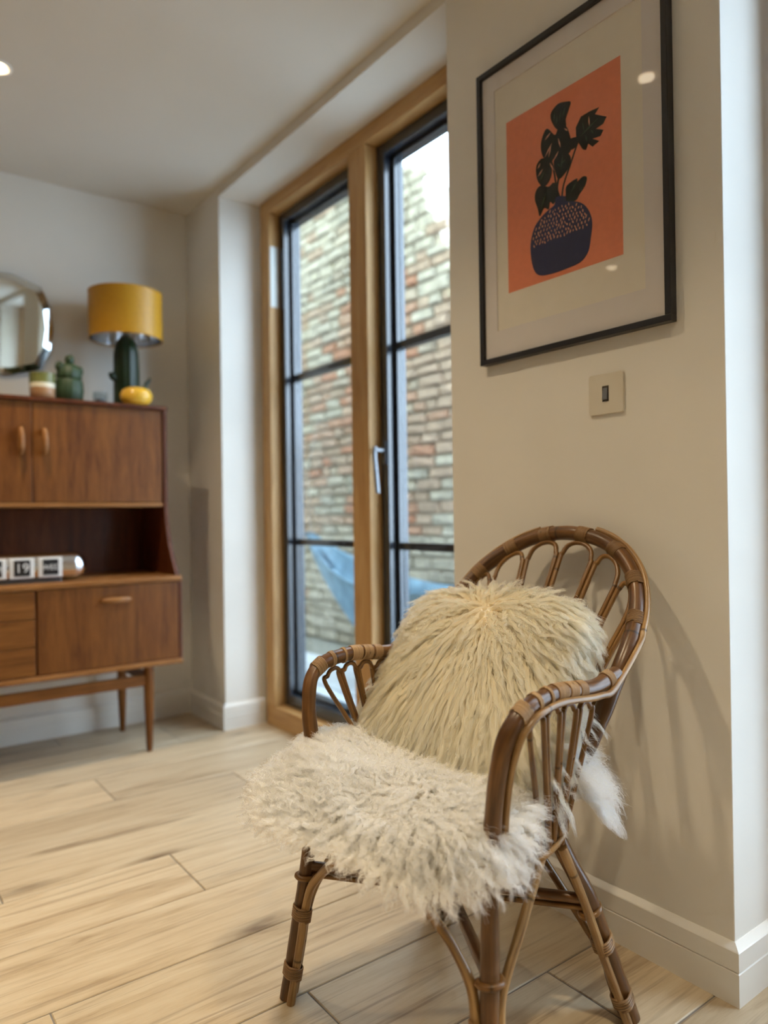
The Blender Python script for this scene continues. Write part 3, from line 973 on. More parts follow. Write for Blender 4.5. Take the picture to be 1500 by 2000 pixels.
# ---------------------------------------------------------------- sideboard
def sideboard():
    t = empty('sideboard', (0.3, 2.98, 0))
    tag(t, 'teak sideboard with raised cupboard, open shelf and tapered legs', 'sideboard')
    ox, oy = 0.3, 2.98
    X0, X1 = -0.478, 1.078
    YF, YB = 2.77, 3.18
    Z0, Z1 = 0.333, 0.674

    def bx(name, mat, x0, x1, y0, y1, z0, z1, par=t, bevel=0.002):
        o = MB().box(x0 - ox, x1 - ox, y0 - oy, y1 - oy, z0, z1).build(name, MT[mat], par, bevel=bevel)
        return o
    bx('lower_top', 'teak_lip', X0, X1, YF - 0.006, YB, Z1 - 0.020, Z1, bevel=0.005)
    bx('lower_bottom', 'teak_lip', X0, X1, YF - 0.006, YB, Z0, Z0 + 0.019, bevel=0.004)
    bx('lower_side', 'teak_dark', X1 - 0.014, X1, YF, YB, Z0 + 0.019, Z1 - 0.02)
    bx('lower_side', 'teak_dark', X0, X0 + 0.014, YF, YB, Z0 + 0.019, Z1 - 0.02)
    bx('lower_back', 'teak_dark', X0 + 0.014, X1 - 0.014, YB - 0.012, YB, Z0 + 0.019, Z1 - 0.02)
    divs = [0.552, 0.040]
    for d in divs:
        bx('divider', 'teak_dark', d - 0.006, d + 0.006, YF + 0.012, YB - 0.012, Z0 + 0.019, Z1 - 0.02)
    za, zb = Z0 + 0.021, Z1 - 0.022
    fr = bx('drop_front', 'teak_v', 0.556, X1 - 0.016, YF, YF + 0.018, za, zb)

    def pull(par, x, z, horiz):
        m = MB()
        n = 13
        P = []
        for i in range(n):
            s = i / (n - 1) * 2 - 1
            off = 0.026 - 0.012 * s * s
            P.append(((x + 0.052 * s if horiz else x), YFH[0] - off, (z if horiz else z + 0.05 * s)))
        R = [0.0055 + 0.0055 * math.sqrt(max(0, 1 - (i / (n - 1) * 2 - 1) ** 2)) for i in range(n)]
        m.tube(np.array(P) - np.array([ox, oy, 0]), R, 10)
        for s in (-1, 1):
            if horiz:
                m.box(x + s * 0.038 - 0.005 - ox, x + s * 0.038 + 0.005 - ox, YFH[0] - 0.018 - oy, YFH[0] - oy, z - 0.005, z + 0.005)
            else:
                m.box(x - 0.005 - ox, x + 0.005 - ox, YFH[0] - 0.018 - oy, YFH[0] - oy, z + s * 0.036 - 0.005, z + s * 0.036 + 0.005)
        m.build('handle', MT['teak_lip'], par, smooth=True, angle=50)
    YFH = [YF]
    pull(fr, 0.822, 0.600, True)
    dh = (zb - za) / 3
    for i in range(3):
        dr = bx('drawer', 'teak_h', 0.044, 0.548, YF, YF + 0.018, za + i * dh + 0.001, za + (i + 1) * dh - 0.001)
        pull(dr, 0.296, za + (i + 0.5) * dh, True)
    dl = bx('cupboard_door', 'teak_v', X0 + 0.016, 0.036, YF, YF + 0.018, za, zb)
    pull(dl, -0.22, 0.600, True)
    # hutch
    YU = 2.90
    ZU0, ZU1 = 0.946, 1.351
    prof = [(2.782, Z1), (2.800, 0.700), (2.830, 0.745), (2.862, 0.800), (2.885, 0.87), (2.896, 0.94), (2.898, 1.0), (2.898, ZU1 - 0.016), (YB, ZU1 - 0.016), (YB, Z1)]
    for xa in (X1 - 0.020, X0 + 0.004):
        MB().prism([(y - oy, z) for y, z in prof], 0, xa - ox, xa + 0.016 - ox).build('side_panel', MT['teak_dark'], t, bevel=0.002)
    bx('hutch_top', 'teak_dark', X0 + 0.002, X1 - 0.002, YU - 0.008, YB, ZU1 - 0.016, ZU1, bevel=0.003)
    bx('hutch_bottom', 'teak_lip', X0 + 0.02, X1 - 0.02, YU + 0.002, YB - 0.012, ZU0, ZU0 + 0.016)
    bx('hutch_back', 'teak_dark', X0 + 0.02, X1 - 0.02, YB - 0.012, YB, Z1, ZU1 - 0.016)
    xs = [X1 - 0.022, 0.572, 0.047, X0 + 0.022]
    YFH[0] = YU + 0.004
    for i in range(3):
        d = bx('hutch_door', 'teak_v', xs[i + 1] + 0.0015, xs[i] - 0.0015, YU + 0.004, YU + 0.022, ZU0 + 0.018, ZU1 - 0.018)
        pull(d, (0.611, 0.532, 0.008)[i], 1.186, False)
    # legs and rails
    for x in (0.958, -0.358):
        for y in (2.815, 3.150):
            MB().lathe([(0.0105, 0), (0.011, 0.004), (0.0175, 0.16), (0.0195, 0.25), (0.0185, Z0)], (x - ox, y - oy, 0), 18).build('leg', MT['teak_v'], t, smooth=True, angle=50)
        bx('side_rail', 'teak_dark', x - 0.009, x + 0.009, 2.83, 3.135, 0.262, 0.300)
    bx('front_rail', 'teak_h', -0.345, 0.945, 2.806, 2.824, 0.255, 0.297)
    bx('back_rail', 'teak_dark', -0.345, 0.945, 3.141, 3.159, 0.255, 0.297)


sideboard()
ZT = 1.351

# flip clock on the open shelf
ck = empty('flip_clock', (0.487, 2.885, 0.674))
tag(ck, 'chrome capsule flip clock with black day and date cards on the open shelf', 'clock')
L = 0.52
rc = 0.05
prof = []
for i in range(9):
    a = math.pi / 2 * i / 8
    prof.append((rc * math.sin(a) if i else 0.001, -L / 2 + rc - rc * math.cos(a)))
prof += [(r, -zz) for r, zz in prof[::-1]]
m = MB().lathe(prof, (0, 0, 0), 32, caps=False)
m.v = [(z, y, x + rc + 0.004) for x, y, z in m.v]
m.f = [tuple(reversed(f)) for f in m.f]
m.build('case', MT['chrome'], ck, smooth=True)
MB().box(-0.17, 0.17, -0.03, 0.03, 0.0, 0.010).build('foot', MT['steel'], ck, bevel=0.003)


def text_mesh(name, body, size, mat, parent, loc, rot):
    cu = bpy.data.curves.new('txt', 'FONT')
    cu.body = body
    cu.size = size
    cu.extrude = 0.0004
    cu.align_x = 'CENTER'
    cu.align_y = 'CENTER'
    tmp = bpy.data.objects.new('txt', cu)
    COL.objects.link(tmp)
    dg = bpy.context.evaluated_depsgraph_get()
    dg.update()
    me = bpy.data.meshes.new_from_object(tmp.evaluated_get(dg))
    bpy.data.objects.remove(tmp)
    me.materials.clear()
    me.materials.append(mat)
    o = bpy.data.objects.new(name, me)
    COL.objects.link(o)
    o.parent = parent
    o.location = loc
    o.rotation_euler = rot
    return o


for x, s, size, pw in ((-0.062 + 0.005, 'MAY', 0.030, 0.052), (0.033, '19', 0.046, 0.052), (0.127, 'WED', 0.026, 0.052)):
    bzl = MB().box(x - 0.040, x + 0.040, -0.0515, -0.030, 0.018, 0.090)
    wn = bzl.build('window_surround', MT['white_print'], ck, bevel=0.003)
    MB().box(x - pw / 2, x + pw / 2, -0.0535, -0.0510, 0.027, 0.083).build('card', MT['black_card'], ck)
    text_mesh('lettering', s, size, MT['white_print'], ck, (x, -0.0541, 0.054), (math.pi / 2, 0, 0))

# lamp with a cactus base
lp = empty('table_lamp', (0.962, 3.05, ZT))
tag(lp, 'table lamp with mustard drum shade and dark green cactus base', 'lamp')
MB().lathe([(0.046, 0), (0.050, 0.01), (0.050, 0.15), (0.048, 0.23), (0.040, 0.275), (0.022, 0.300), (0.008, 0.308)], (0, 0, 0), 48, ribs=12, rib_amp=0.05).build('cactus_base', MT['cactus'], lp, smooth=True)
am = MB()
am.tube(crom([(-0.035, -0.01, 0.12), (-0.058, -0.012, 0.125), (-0.066, -0.012, 0.145)], 6), [0.013] * 12 + [0.009], 12)
am.build('cactus_arm', MT['cactus'], lp, smooth=True)
MB().lathe([(0.007, 0.30), (0.007, 0.42)], (0, 0, 0), 10).build('stem', MT['steel'], lp, smooth=True, angle=40)
sh = MB()
sh.lathe([(0.1445, 0.288), (0.1445, 0.478)], (0, 0, 0), 56, caps=False)
shade = sh.build('lamp_shade', MT['mustard'], lp, smooth=True)
ln = MB()
ln.lathe([(0.1435, 0.478), (0.1435, 0.288)], (0, 0, 0), 56, caps=False)
ln.build('shade_lining', MT['silver'], shade, smooth=True)
rg = MB()
for zz in (0.288, 0.478):
    rg.tube([(0.144 * math.cos(a), 0.144 * math.sin(a), zz) for a in np.linspace(0, 2 * math.pi, 48, endpoint=False)], 0.0022, 6, closed=True)
for a in (0.3, 0.3 + 2.094, 0.3 + 4.189):
    rg.tube([(0.01 * math.cos(a), 0.01 * math.sin(a), 0.42), (0.143 * math.cos(a), 0.143 * math.sin(a), 0.47)], 0.0015, 5)
rg.build('shade_ring', MT['mustard'], shade, smooth=True)
MB().lathe([(0.004, 0.40), (0.018, 0.41), (0.024, 0.435), (0.016, 0.46), (0.003, 0.468)], (0, 0, 0), 16).build('bulb', MT['white_print'], lp, smooth=True)

# yellow pot with a little cactus, in front of the lamp
yp = empty('cactus_pot', (0.962, 2.930, ZT))
tag(yp, 'round yellow glazed pot with a tiny dark cactus in front of lamp', 'pot')
MB().lathe([(0.034, 0), (0.050, 0.008), (0.062, 0.028), (0.062, 0.044), (0.052, 0.062), (0.036, 0.070), (0.030, 0.066), (0.028, 0.060)], (0, 0, 0), 32).build('pot', MT['yellow_glaze'], yp, smooth=True, angle=60)
m = MB()
m.tube(crom([(0.012, 0.0, 0.055), (0.034, 0.0, 0.074), (0.046, 0.0, 0.104)], 6), [0.009] * 11 + [0.008, 0.004], 10)
m.build('cactus_stem', MT['cactus'], yp, smooth=True)
m = MB()
m.tube(crom([(0.040, 0.0, 0.085), (0.050, 0.0, 0.098), (0.056, 0.0, 0.118)], 6), [0.006] * 11 + [0.005, 0.003], 10)
m.build('cactus_shoot', MT['cactus'], yp, smooth=True)

# striped ceramic tumbler
wp = empty('ceramic_tumbler', (0.624, 2.975, ZT))
tag(wp, 'small cream ceramic tumbler with olive band on sideboard top', 'pot')
MB().lathe([(0.036, 0), (0.042, 0.004), (0.0445, 0.03), (0.0455, 0.045)], (0, 0, 0), 30).build('lower_band', MT['tan_glaze'], wp, smooth=True, angle=60)
MB().lathe([(0.0455, 0.045), (0.046, 0.062)], (0, 0, 0), 30).build('middle_band', MT['cream_glaze'], wp, smooth=True, angle=60)
MB().lathe([(0.046, 0.062), (0.0455, 0.100), (0.042, 0.1005), (0.041, 0.085)], (0, 0, 0), 30).build('rim_band', MT['olive_glaze'], wp, smooth=True, angle=60)

# green cactus-shaped jar
gj = empty('cactus_jar', (0.722, 2.985, ZT))
tag(gj, 'green ceramic cactus shaped jar with lobed lid on sideboard', 'jar')
MB().lathe([(0.040, 0), (0.047, 0.01), (0.051, 0.045), (0.048, 0.080), (0.043, 0.090)], (0, 0, 0), 48, ribs=16, rib_amp=0.03).build('body', MT['jar'], gj, smooth=True)
lid = MB()
lid.lathe([(0.043, 0.090), (0.046, 0.100), (0.040, 0.128), (0.024, 0.148), (0.008, 0.154)], (0, 0, 0), 40, ribs=12, rib_amp=0.04)
ld_ = lid.build('lid', MT['jar'], gj, smooth=True)
for (x, y, zz, r) in ((-0.036, -0.006, 0.136, 0.016), (0.032, -0.012, 0.122, 0.017), (0.002, 0.0, 0.166, 0.017)):
    MB().lathe([(r * math.sin(a) + 0.0005, -r * 1.25 * math.cos(a)) for a in np.linspace(0, math.pi, 9)], (x, y, zz), 16, caps=False).build('lobe', MT['jar'], ld_, smooth=True)

# little glass ornament
MT['thick_glass'] = glass_mat('thick_clear_glass', (0.86, 0.89, 0.90, 1), 1.6)
go = empty('glass_ornament', (0.842, 3.0, ZT))
tag(go, 'small clear glass tealight holder between jar and lamp', 'ornament')
MB().lathe([(0.020, 0), (0.026, 0.004), (0.029, 0.030), (0.027, 0.055), (0.024, 0.055), (0.026, 0.030), (0.022, 0.008)], (0, 0, 0), 26).build('holder', MT['thick_glass'], go, smooth=True, angle=60)
MB().lathe([(0.017, 0.0085), (0.018, 0.024)], (0, 0, 0), 20).build('tealight', MT['steel'], go, smooth=True, angle=40)

# mirror
mr = empty('wall_mirror', (0.43, Y_BACK - 0.018, 1.683))
mr.rotation_euler = (math.radians(4.5), 0, 0)
tag(mr, 'wide angular mirror hanging on the wall above the sideboard', 'mirror')
outp = [(0.288, 0.0), (0.278, 0.085), (0.243, 0.165), (0.135, 0.198), (-0.135, 0.198), (-0.243, 0.165), (-0.278, 0.085), (-0.288, 0.0), (-0.278, -0.085), (-0.243, -0.165), (-0.135, -0.198), (0.135, -0.198), (0.243, -0.165), (0.278, -0.085)]
inp = [(x * 0.90, z * 0.87) for x, z in outp]
n = len(outp)
MB().prism([(x, z) for x, z in outp], 1, -0.014, -0.0005).build('backing', MT['steel'], mr)
MB().prism([(x, z) for x, z in inp], 1, -0.0195, -0.014).build('mirror_face', MT['mirror'], mr)
vs = [(x, -0.0142, z) for x, z in outp] + [(x, -0.0190, z) for x, z in inp]
MB().add(vs, [(i, (i + 1) % n, n + (i + 1) % n, n + i) for i in range(n)]).build('bevel', MT['mirror_bevel'], mr)

# ---------------------------------------------------------------- rattan armchair
CH_O, CH_T = np.array([0.722, 0.9765, 0.0]), math.radians(6)
chair = empty('rattan_armchair', tuple(CH_O), CH_T)
tag(chair, 'brown rattan armchair with hoop back and splayed legs', 'chair')
ARM = np.array([(-.033, .2405, 0), (0, .220, .229), (.018, .211, .395), (.019, .229, .535), (.047, .242, .600), (.128, .243, .619), (.246, .243, .610), (.318, .246, .622)])
HOOP = np.array([(.375, .233, 0), (.305, .199, .212), (.251, .162, .369), (.292, .208, .502), (.358, .233, .628), (.438, .221, .705), (.498, .182, .779), (.540, .104, .834), (.547, 0, .855)])
mir = np.array([1, -1, 1])
hoopP = crom(np.vstack([HOOP, HOOP[-2::-1] * mir]), 12)
armP = crom(ARM, 12)


def cane(name, P, r, mat, sides=10, par=chair, taper=None):
    P = np.asarray(P, float)
    R = np.full(len(P), r)
    s = np.concatenate([[0], np.cumsum(np.linalg.norm(np.diff(P, axis=0), axis=1))])
    ph = NP.uniform(0, 1)
    R = R * (1 + 0.03 * np.sin(s * 35 + ph * 6) + 0.02 * np.sin(s * 90))
    if taper is not None:
        R = R * np.linspace(1, taper, len(P))
    m = MB().tube(P, R, sides)
    return m.build(name, MT[mat], par, smooth=True, uv=True, angle=60)


def at(P, frac):
    s = np.concatenate([[0], np.cumsum(np.linalg.norm(np.diff(P, axis=0), axis=1))])
    s /= s[-1]
    p = np.array([np.interp(frac, s, P[:, i]) for i in range(3)])
    e = 0.004
    q = np.array([np.interp(min(1, frac + e), s, P[:, i]) - np.interp(max(0, frac - e), s, P[:, i]) for i in range(3)])
    return p, q / np.linalg.norm(q)


def frac_at_z(P, z, first=True):
    s = np.concatenate([[0], np.cumsum(np.linalg.norm(np.diff(P, axis=0), axis=1))])
    s /= s[-1]
    k = np.where((P[:-1, 2] - z) * (P[1:, 2] - z) <= 0)[0]
    k = k[0] if first else k[-1]
    t = (z - P[k, 2]) / (P[k + 1, 2] - P[k, 2] + 1e-9)
    return s[k] + (s[k + 1] - s[k]) * t


def binding(p, t, R, turns, r=0.0021, off=(0, 0, 0), stretch=0.0, sdir=None, mat='binding', tilt=0.0):
    """flat cane wound round a pole at p along direction t; stretch widens the loop along sdir to take a second pole"""
    t = np.asarray(t, float)
    a = np.array([0, 0, 1.0]) if abs(t[2]) < 0.85 else np.array([1.0, 0, 0])
    if sdir is not None:
        a = np.asarray(sdir, float)
    n = a - t * (a @ t)
    n /= np.linalg.norm(n)
    b = np.cross(t, n)
    c = np.asarray(p, float) + np.asarray(off, float)
    N = max(16, int(turns * 16))
    pts = []
    for i in range(N + 1):
        u = i / N
        an = 2 * math.pi * turns * u
        ca, sa = math.cos(an), math.sin(an)
        pts.append(c + t * ((u - 0.5) * turns * 2 * r * 0.98 + tilt * ca * R) + n * (ca * R + (stretch / 2) * (1 if ca > 0 else -1) * min(1, abs(ca) * 2.2)) + b * sa * R)
    return MB().tube(pts, r, 6).build('binding', MT[mat], chair, smooth=True, uv=True)


R_ARM, R_HOOP, R_LEG = 0.0138, 0.0155, 0.0138
cane('back_hoop', hoopP, R_HOOP, 'cane_dark', 14)
for sgn in (1, -1):
    F = np.array([1, sgn, 1])
    A = armP * F
    cane('arm_rail', A, R_ARM, 'cane_dark', 14)
    # pale outer cane following the arm and running up the hoop
    k0 = frac_at_z(A, 0.405)
    pts = []
    for q in np.linspace(k0, 0.985, 26):
        p, t = at(A, q)
        out = np.array([0, sgn, 0.0])
        out = out - t * (out @ t)
        out /= np.linalg.norm(out)
        dn = np.cross(t, out)
        if dn[2] > 0:
            dn = -dn
        w = min(1, max(0, (q - k0) / 0.1))
        fb = np.array([1.0, 0, 0])
        fb = fb - t * (fb @ t)
        fb /= np.linalg.norm(fb)
        u = min(1, max(0, (p[2] - 0.50) / 0.09))
        dirv = (1 - u) * (fb * 0.8 + out * 0.5) + u * (out * 0.85 + dn * 0.55)
        dirv /= np.linalg.norm(dirv)
        pts.append(p + dirv * (R_ARM + 0.0055))
    HH = hoopP if sgn > 0 else hoopP[::-1]
    fh = frac_at_z(HH, 0.66)
    for q in np.linspace(fh, 0.47, 22):
        p, t = at(HH, q)
        out = p - np.array([0.40, 0, 0.60])
        out[0] = abs(out[0]) * 0.6 + 0.05
        out = out - t * (out @ t)
        out /= np.linalg.norm(out)
        pts.append(p + out * (R_HOOP + 0.004))
    cane('edge_cane', crom(pts[::2] + [pts[-1]], 5), 0.0056, 'cane_light', 8)
    # wound bindings on the arm
    for zf, turns in ((0.700, 8), (0.738, 3), (0.772, 2), (0.806, 9), (0.840, 8), (0.872, 7), (0.968, 5)):
        p, t = at(A, zf)
        binding(p, t, R_ARM + 0.0008, turns, 0.0015, tilt=0.12, mat='binding_pale')

# bindings and looped spindles of the back
ZH = frac_at_z(hoopP, 0.66)
fr8 = np.linspace(ZH + 0.006, 1 - ZH - 0.006, 9)
cent = (fr8[:-1] + fr8[1:]) / 2
dl = (fr8[1] - fr8[0]) / 2
for i, c in enumerate(cent):
    p, t = at(hoopP, c)
    binding(p, t, R_HOOP + 0.0008, 9, 0.0016, tilt=0.05)
    gw_ = (3.5 - i) / 3.5
    G = np.array([0.262, 0.115 * gw_, 0.380])
    pts = []

    def pull(fq, d):
        p, _ = at(hoopP, fq)
        v = G - p
        v /= np.linalg.norm(v)
        return p + v * d
    e = 0.91
    pts = [G + np.array([0, 0.0045, 0]), (G + np.array([0, 0.008, 0])) * 0.45 + pull(c - dl * e, 0.07) * 0.55, pull(c - dl * e, 0.072), pull(c - dl * e * 0.92, 0.050),
           pull(c - dl * 0.66, 0.031), pull(c - dl * 0.25, 0.0215), pull(c + dl * 0.25, 0.0215), pull(c + dl * 0.66, 0.031), pull(c + dl * e * 0.92, 0.050), pull(c + dl * e, 0.072),
           (G - np.array([0, 0.008, 0])) * 0.45 + pull(c + dl * e, 0.07) * 0.55, G - np.array([0, 0.0045, 0])]
    cane('back_spindle', crom(pts, 7), 0.0050, 'cane_mid', 8)

# looped spindles under the arms, gathered at the side seat rail
for sgn in (1, -1):
    def apt(b, dz):
        k_ = np.where(armP[:, 2] > 0.5)[0]
        zz = np.interp(b, armP[k_, 0], armP[k_, 2])
        ww = np.interp(b, armP[k_, 0], armP[k_, 1])
        return np.array([b, ww, zz - dz])
    loops = [(0.071, 0.109, 0.150, 0.174), (0.117, 0.152, 0.176, 0.186), (0.160, 0.196, 0.187, 0.198), (0.206, 0.242, 0.199, 0.210)]
    for b0, b1, g0, g1 in loops:
        m_ = (b0 + b1) / 2
        d_ = 0.0185
        if b0 < 0.1:
            top = [apt(b0, 0.046) + (0.002, 0, 0), apt(b0 + 0.006, 0.030), apt(m_ - 0.006, 0.022), apt(m_ + 0.008, 0.021), apt(b1 - 0.002, 0.030), apt(b1, 0.048)]
        else:
            top = [apt(b0, 0.046), apt(b0 + 0.003, 0.030), apt(m_ - 0.007, d_ + 0.002), apt(m_ + 0.007, d_ + 0.002), apt(b1 - 0.003, 0.030), apt(b1, 0.046)]
        w0 = 0.2035
        L0, L1 = np.array([g0, w0, 0.352]), np.array([g1, w0, 0.352])
        q0, q1 = (top[0] + 2 * L0) / 3, (top[-1] + 2 * L1) / 3
        if b0 < 0.1:
            q0 = np.array([0.128, 0.213, 0.455])
        pts = np.array([L0, q0] + top + [q1, L1]) * np.array([1, sgn, 1])
        cane('arm_spindle', crom(pts, 7), 0.0046, 'cane_mid', 8)
    # cane hoop tying the gathered spindles to the seat rail
    c = np.array([0.186, 0.200 * sgn, 0.362])
    hp = [c + np.array([0.042 * math.cos(a), sgn * 0.012 * math.sin(a), 0.016 * math.cos(a)]) for a in np.linspace(0, 2 * math.pi, 28, endpoint=False)]
    MB().tube(hp, 0.0045, 7, closed=True).build('gather_ring', MT['cane_light'], chair, smooth=True, uv=True)

# seat frame and woven seat
ring = []
for b, w in ((0.02, 0.0), (0.018, 0.12), (0.022, 0.18), (0.05, 0.195), (0.12, 0.195), (0.20, 0.186), (0.245, 0.165), (0.268, 0.10), (0.272, 0.0)):
    ring.append((b, w, 0.360))
ring = np.array(ring + [(b, -w, z) for b, w, z in ring[-2:0:-1]])
rq = np.vstack([ring, ring[:1]])
rp_ = crom(np.vstack([ring[-1:], rq, ring[1:2]]), 5)[5:-6]
MB().tube(rp_, 0.0115, 10, closed=True).build('seat_frame', MT['cane_dark'], chair, smooth=True, uv=True)
MB().prism([(p[0] * 0.96 + 0.006, p[1] * 0.95) for p in rp_], 2, 0.358, 0.374).build('seat', MT['wicker'], chair)

# stretchers, braces and leg bindings
fl = lambda z: at(armP, frac_at_z(armP, z))
bk = lambda z: at(hoopP, frac_at_z(hoopP, z))
for sgn in (1, -1):
    F = np.array([1, sgn, 1])
    p0, _ = fl(0.236)
    p1, _ = bk(0.218)
    dz = np.array([0, 0, 0.006 * sgn])
    a, b = p0 * F + dz, p1 * F * mir + dz
    d = (b - a) / np.linalg.norm(b - a)
    cane('cross_stretcher', [a + d * 0.012, (a + b) / 2 + np.array([0, 0, 0.003 * sgn]), b - d * 0.012], 0.0095, 'cane_dark', 10)
    lo = np.array([0, 0, -0.0155])
    cane('stretcher_tie', [a + d * 0.008 + lo, (a + b) / 2 + lo, b - d * 0.008 + lo], 0.0052, 'cane_mid', 8)
    for pt, tt in ((p0 * F, fl(0.22)[1] * F), (p1 * F, bk(0.205)[1] * F)):
        pt2 = pt - np.array([0, 0, 0.013])
        q = binding(pt2, tt, R_LEG + 0.0045, 1.02, 0.0052, mat='cane_mid')
    # front brace: runs beside the front leg, then bows up to the seat rail
    P = []
    for z in (0.0, 0.06, 0.12, 0.17):
        p, _ = fl(z)
        P.append(p + np.array([-0.006, -0.0205, 0]))
    P += [fl(0.215)[0] + np.array([-0.008, -0.030, 0]), fl(0.255)[0] + np.array([-0.012, -0.062, 0]), np.array([-0.012, 0.105, 0.300]), np.array([0.012, 0.058, 0.352])]
    cane('front_brace', crom(np.array(P) * F, 8), 0.0082, 'cane_light', 9)
    # side brace from the front leg to the gathered spindles
    P = [fl(z)[0] + np.array([0.020, 0.004, 0]) for z in (0.0, 0.05, 0.10, 0.15)]
    P += [fl(0.20)[0] + np.array([0.030, 0.0, 0]), np.array([0.085, 0.214, 0.270]), np.array([0.160, 0.202, 0.352])]
    cane('side_brace', crom(np.array(P) * F, 8), 0.0078, 'cane_light', 9)
    # rear leg brace forward to the gathered spindles
    P = [bk(0.0)[0] + np.array([-0.0215, 0.006, 0]), bk(0.06)[0] + np.array([-0.022, 0.006, 0]), bk(0.13)[0] + np.array([-0.0235, 0.006, 0]), np.array([0.262, 0.212, 0.240]), np.array([0.212, 0.203, 0.345])]
    cane('rear_side_brace', crom(np.array(P) * F, 8), 0.0080, 'cane_light', 9)
    # back brace between the rear legs
    P = [bk(z)[0] + np.array([0.004, -0.022, 0]) for z in (0.0, 0.06, 0.12)] + [np.array([0.29, 0.12, 0.26]), np.array([0.272, 0.05, 0.350])]
    cane('back_brace', crom(np.array(P) * F, 8), 0.0078, 'cane_mid', 9)
    # wound bindings holding brace to leg
    for z in (0.160, 0.055):
        p, t = fl(z)
        binding(p * F, t * F, R_LEG + 0.0008, 6, 0.0020, off=np.array([-0.0022, -0.0075, 0]) * F, stretch=0.0150, sdir=np.array([-0.006, -0.0205, 0]) * F, tilt=0.15)
    for z in (0.150, 0.045):
        p, t = bk(z)
        binding(p * F, t * F, R_HOOP + 0.0004, 5, 0.0024, off=np.array([-0.0072, 0.002, 0]) * F, stretch=0.0130, sdir=np.array([-0.0215, 0.006, 0]) * F, tilt=0.2)

# ---------------------------------------------------------------- wool
def sample_surface(V, T, n, weight=None):
    a, b, c = V[T[:, 0]], V[T[:, 1]], V[T[:, 2]]
    cr = np.cross(b - a, c - a)
    ar = np.linalg.norm(cr, axis=1) / 2
    if weight is not None:
        ar = ar * weight
    idx = NP.choice(len(T), n, p=ar / ar.sum())
    u, v = NP.random(n), NP.random(n)
    fl_ = u + v > 1
    u[fl_], v[fl_] = 1 - u[fl_], 1 - v[fl_]
    return idx, u, v


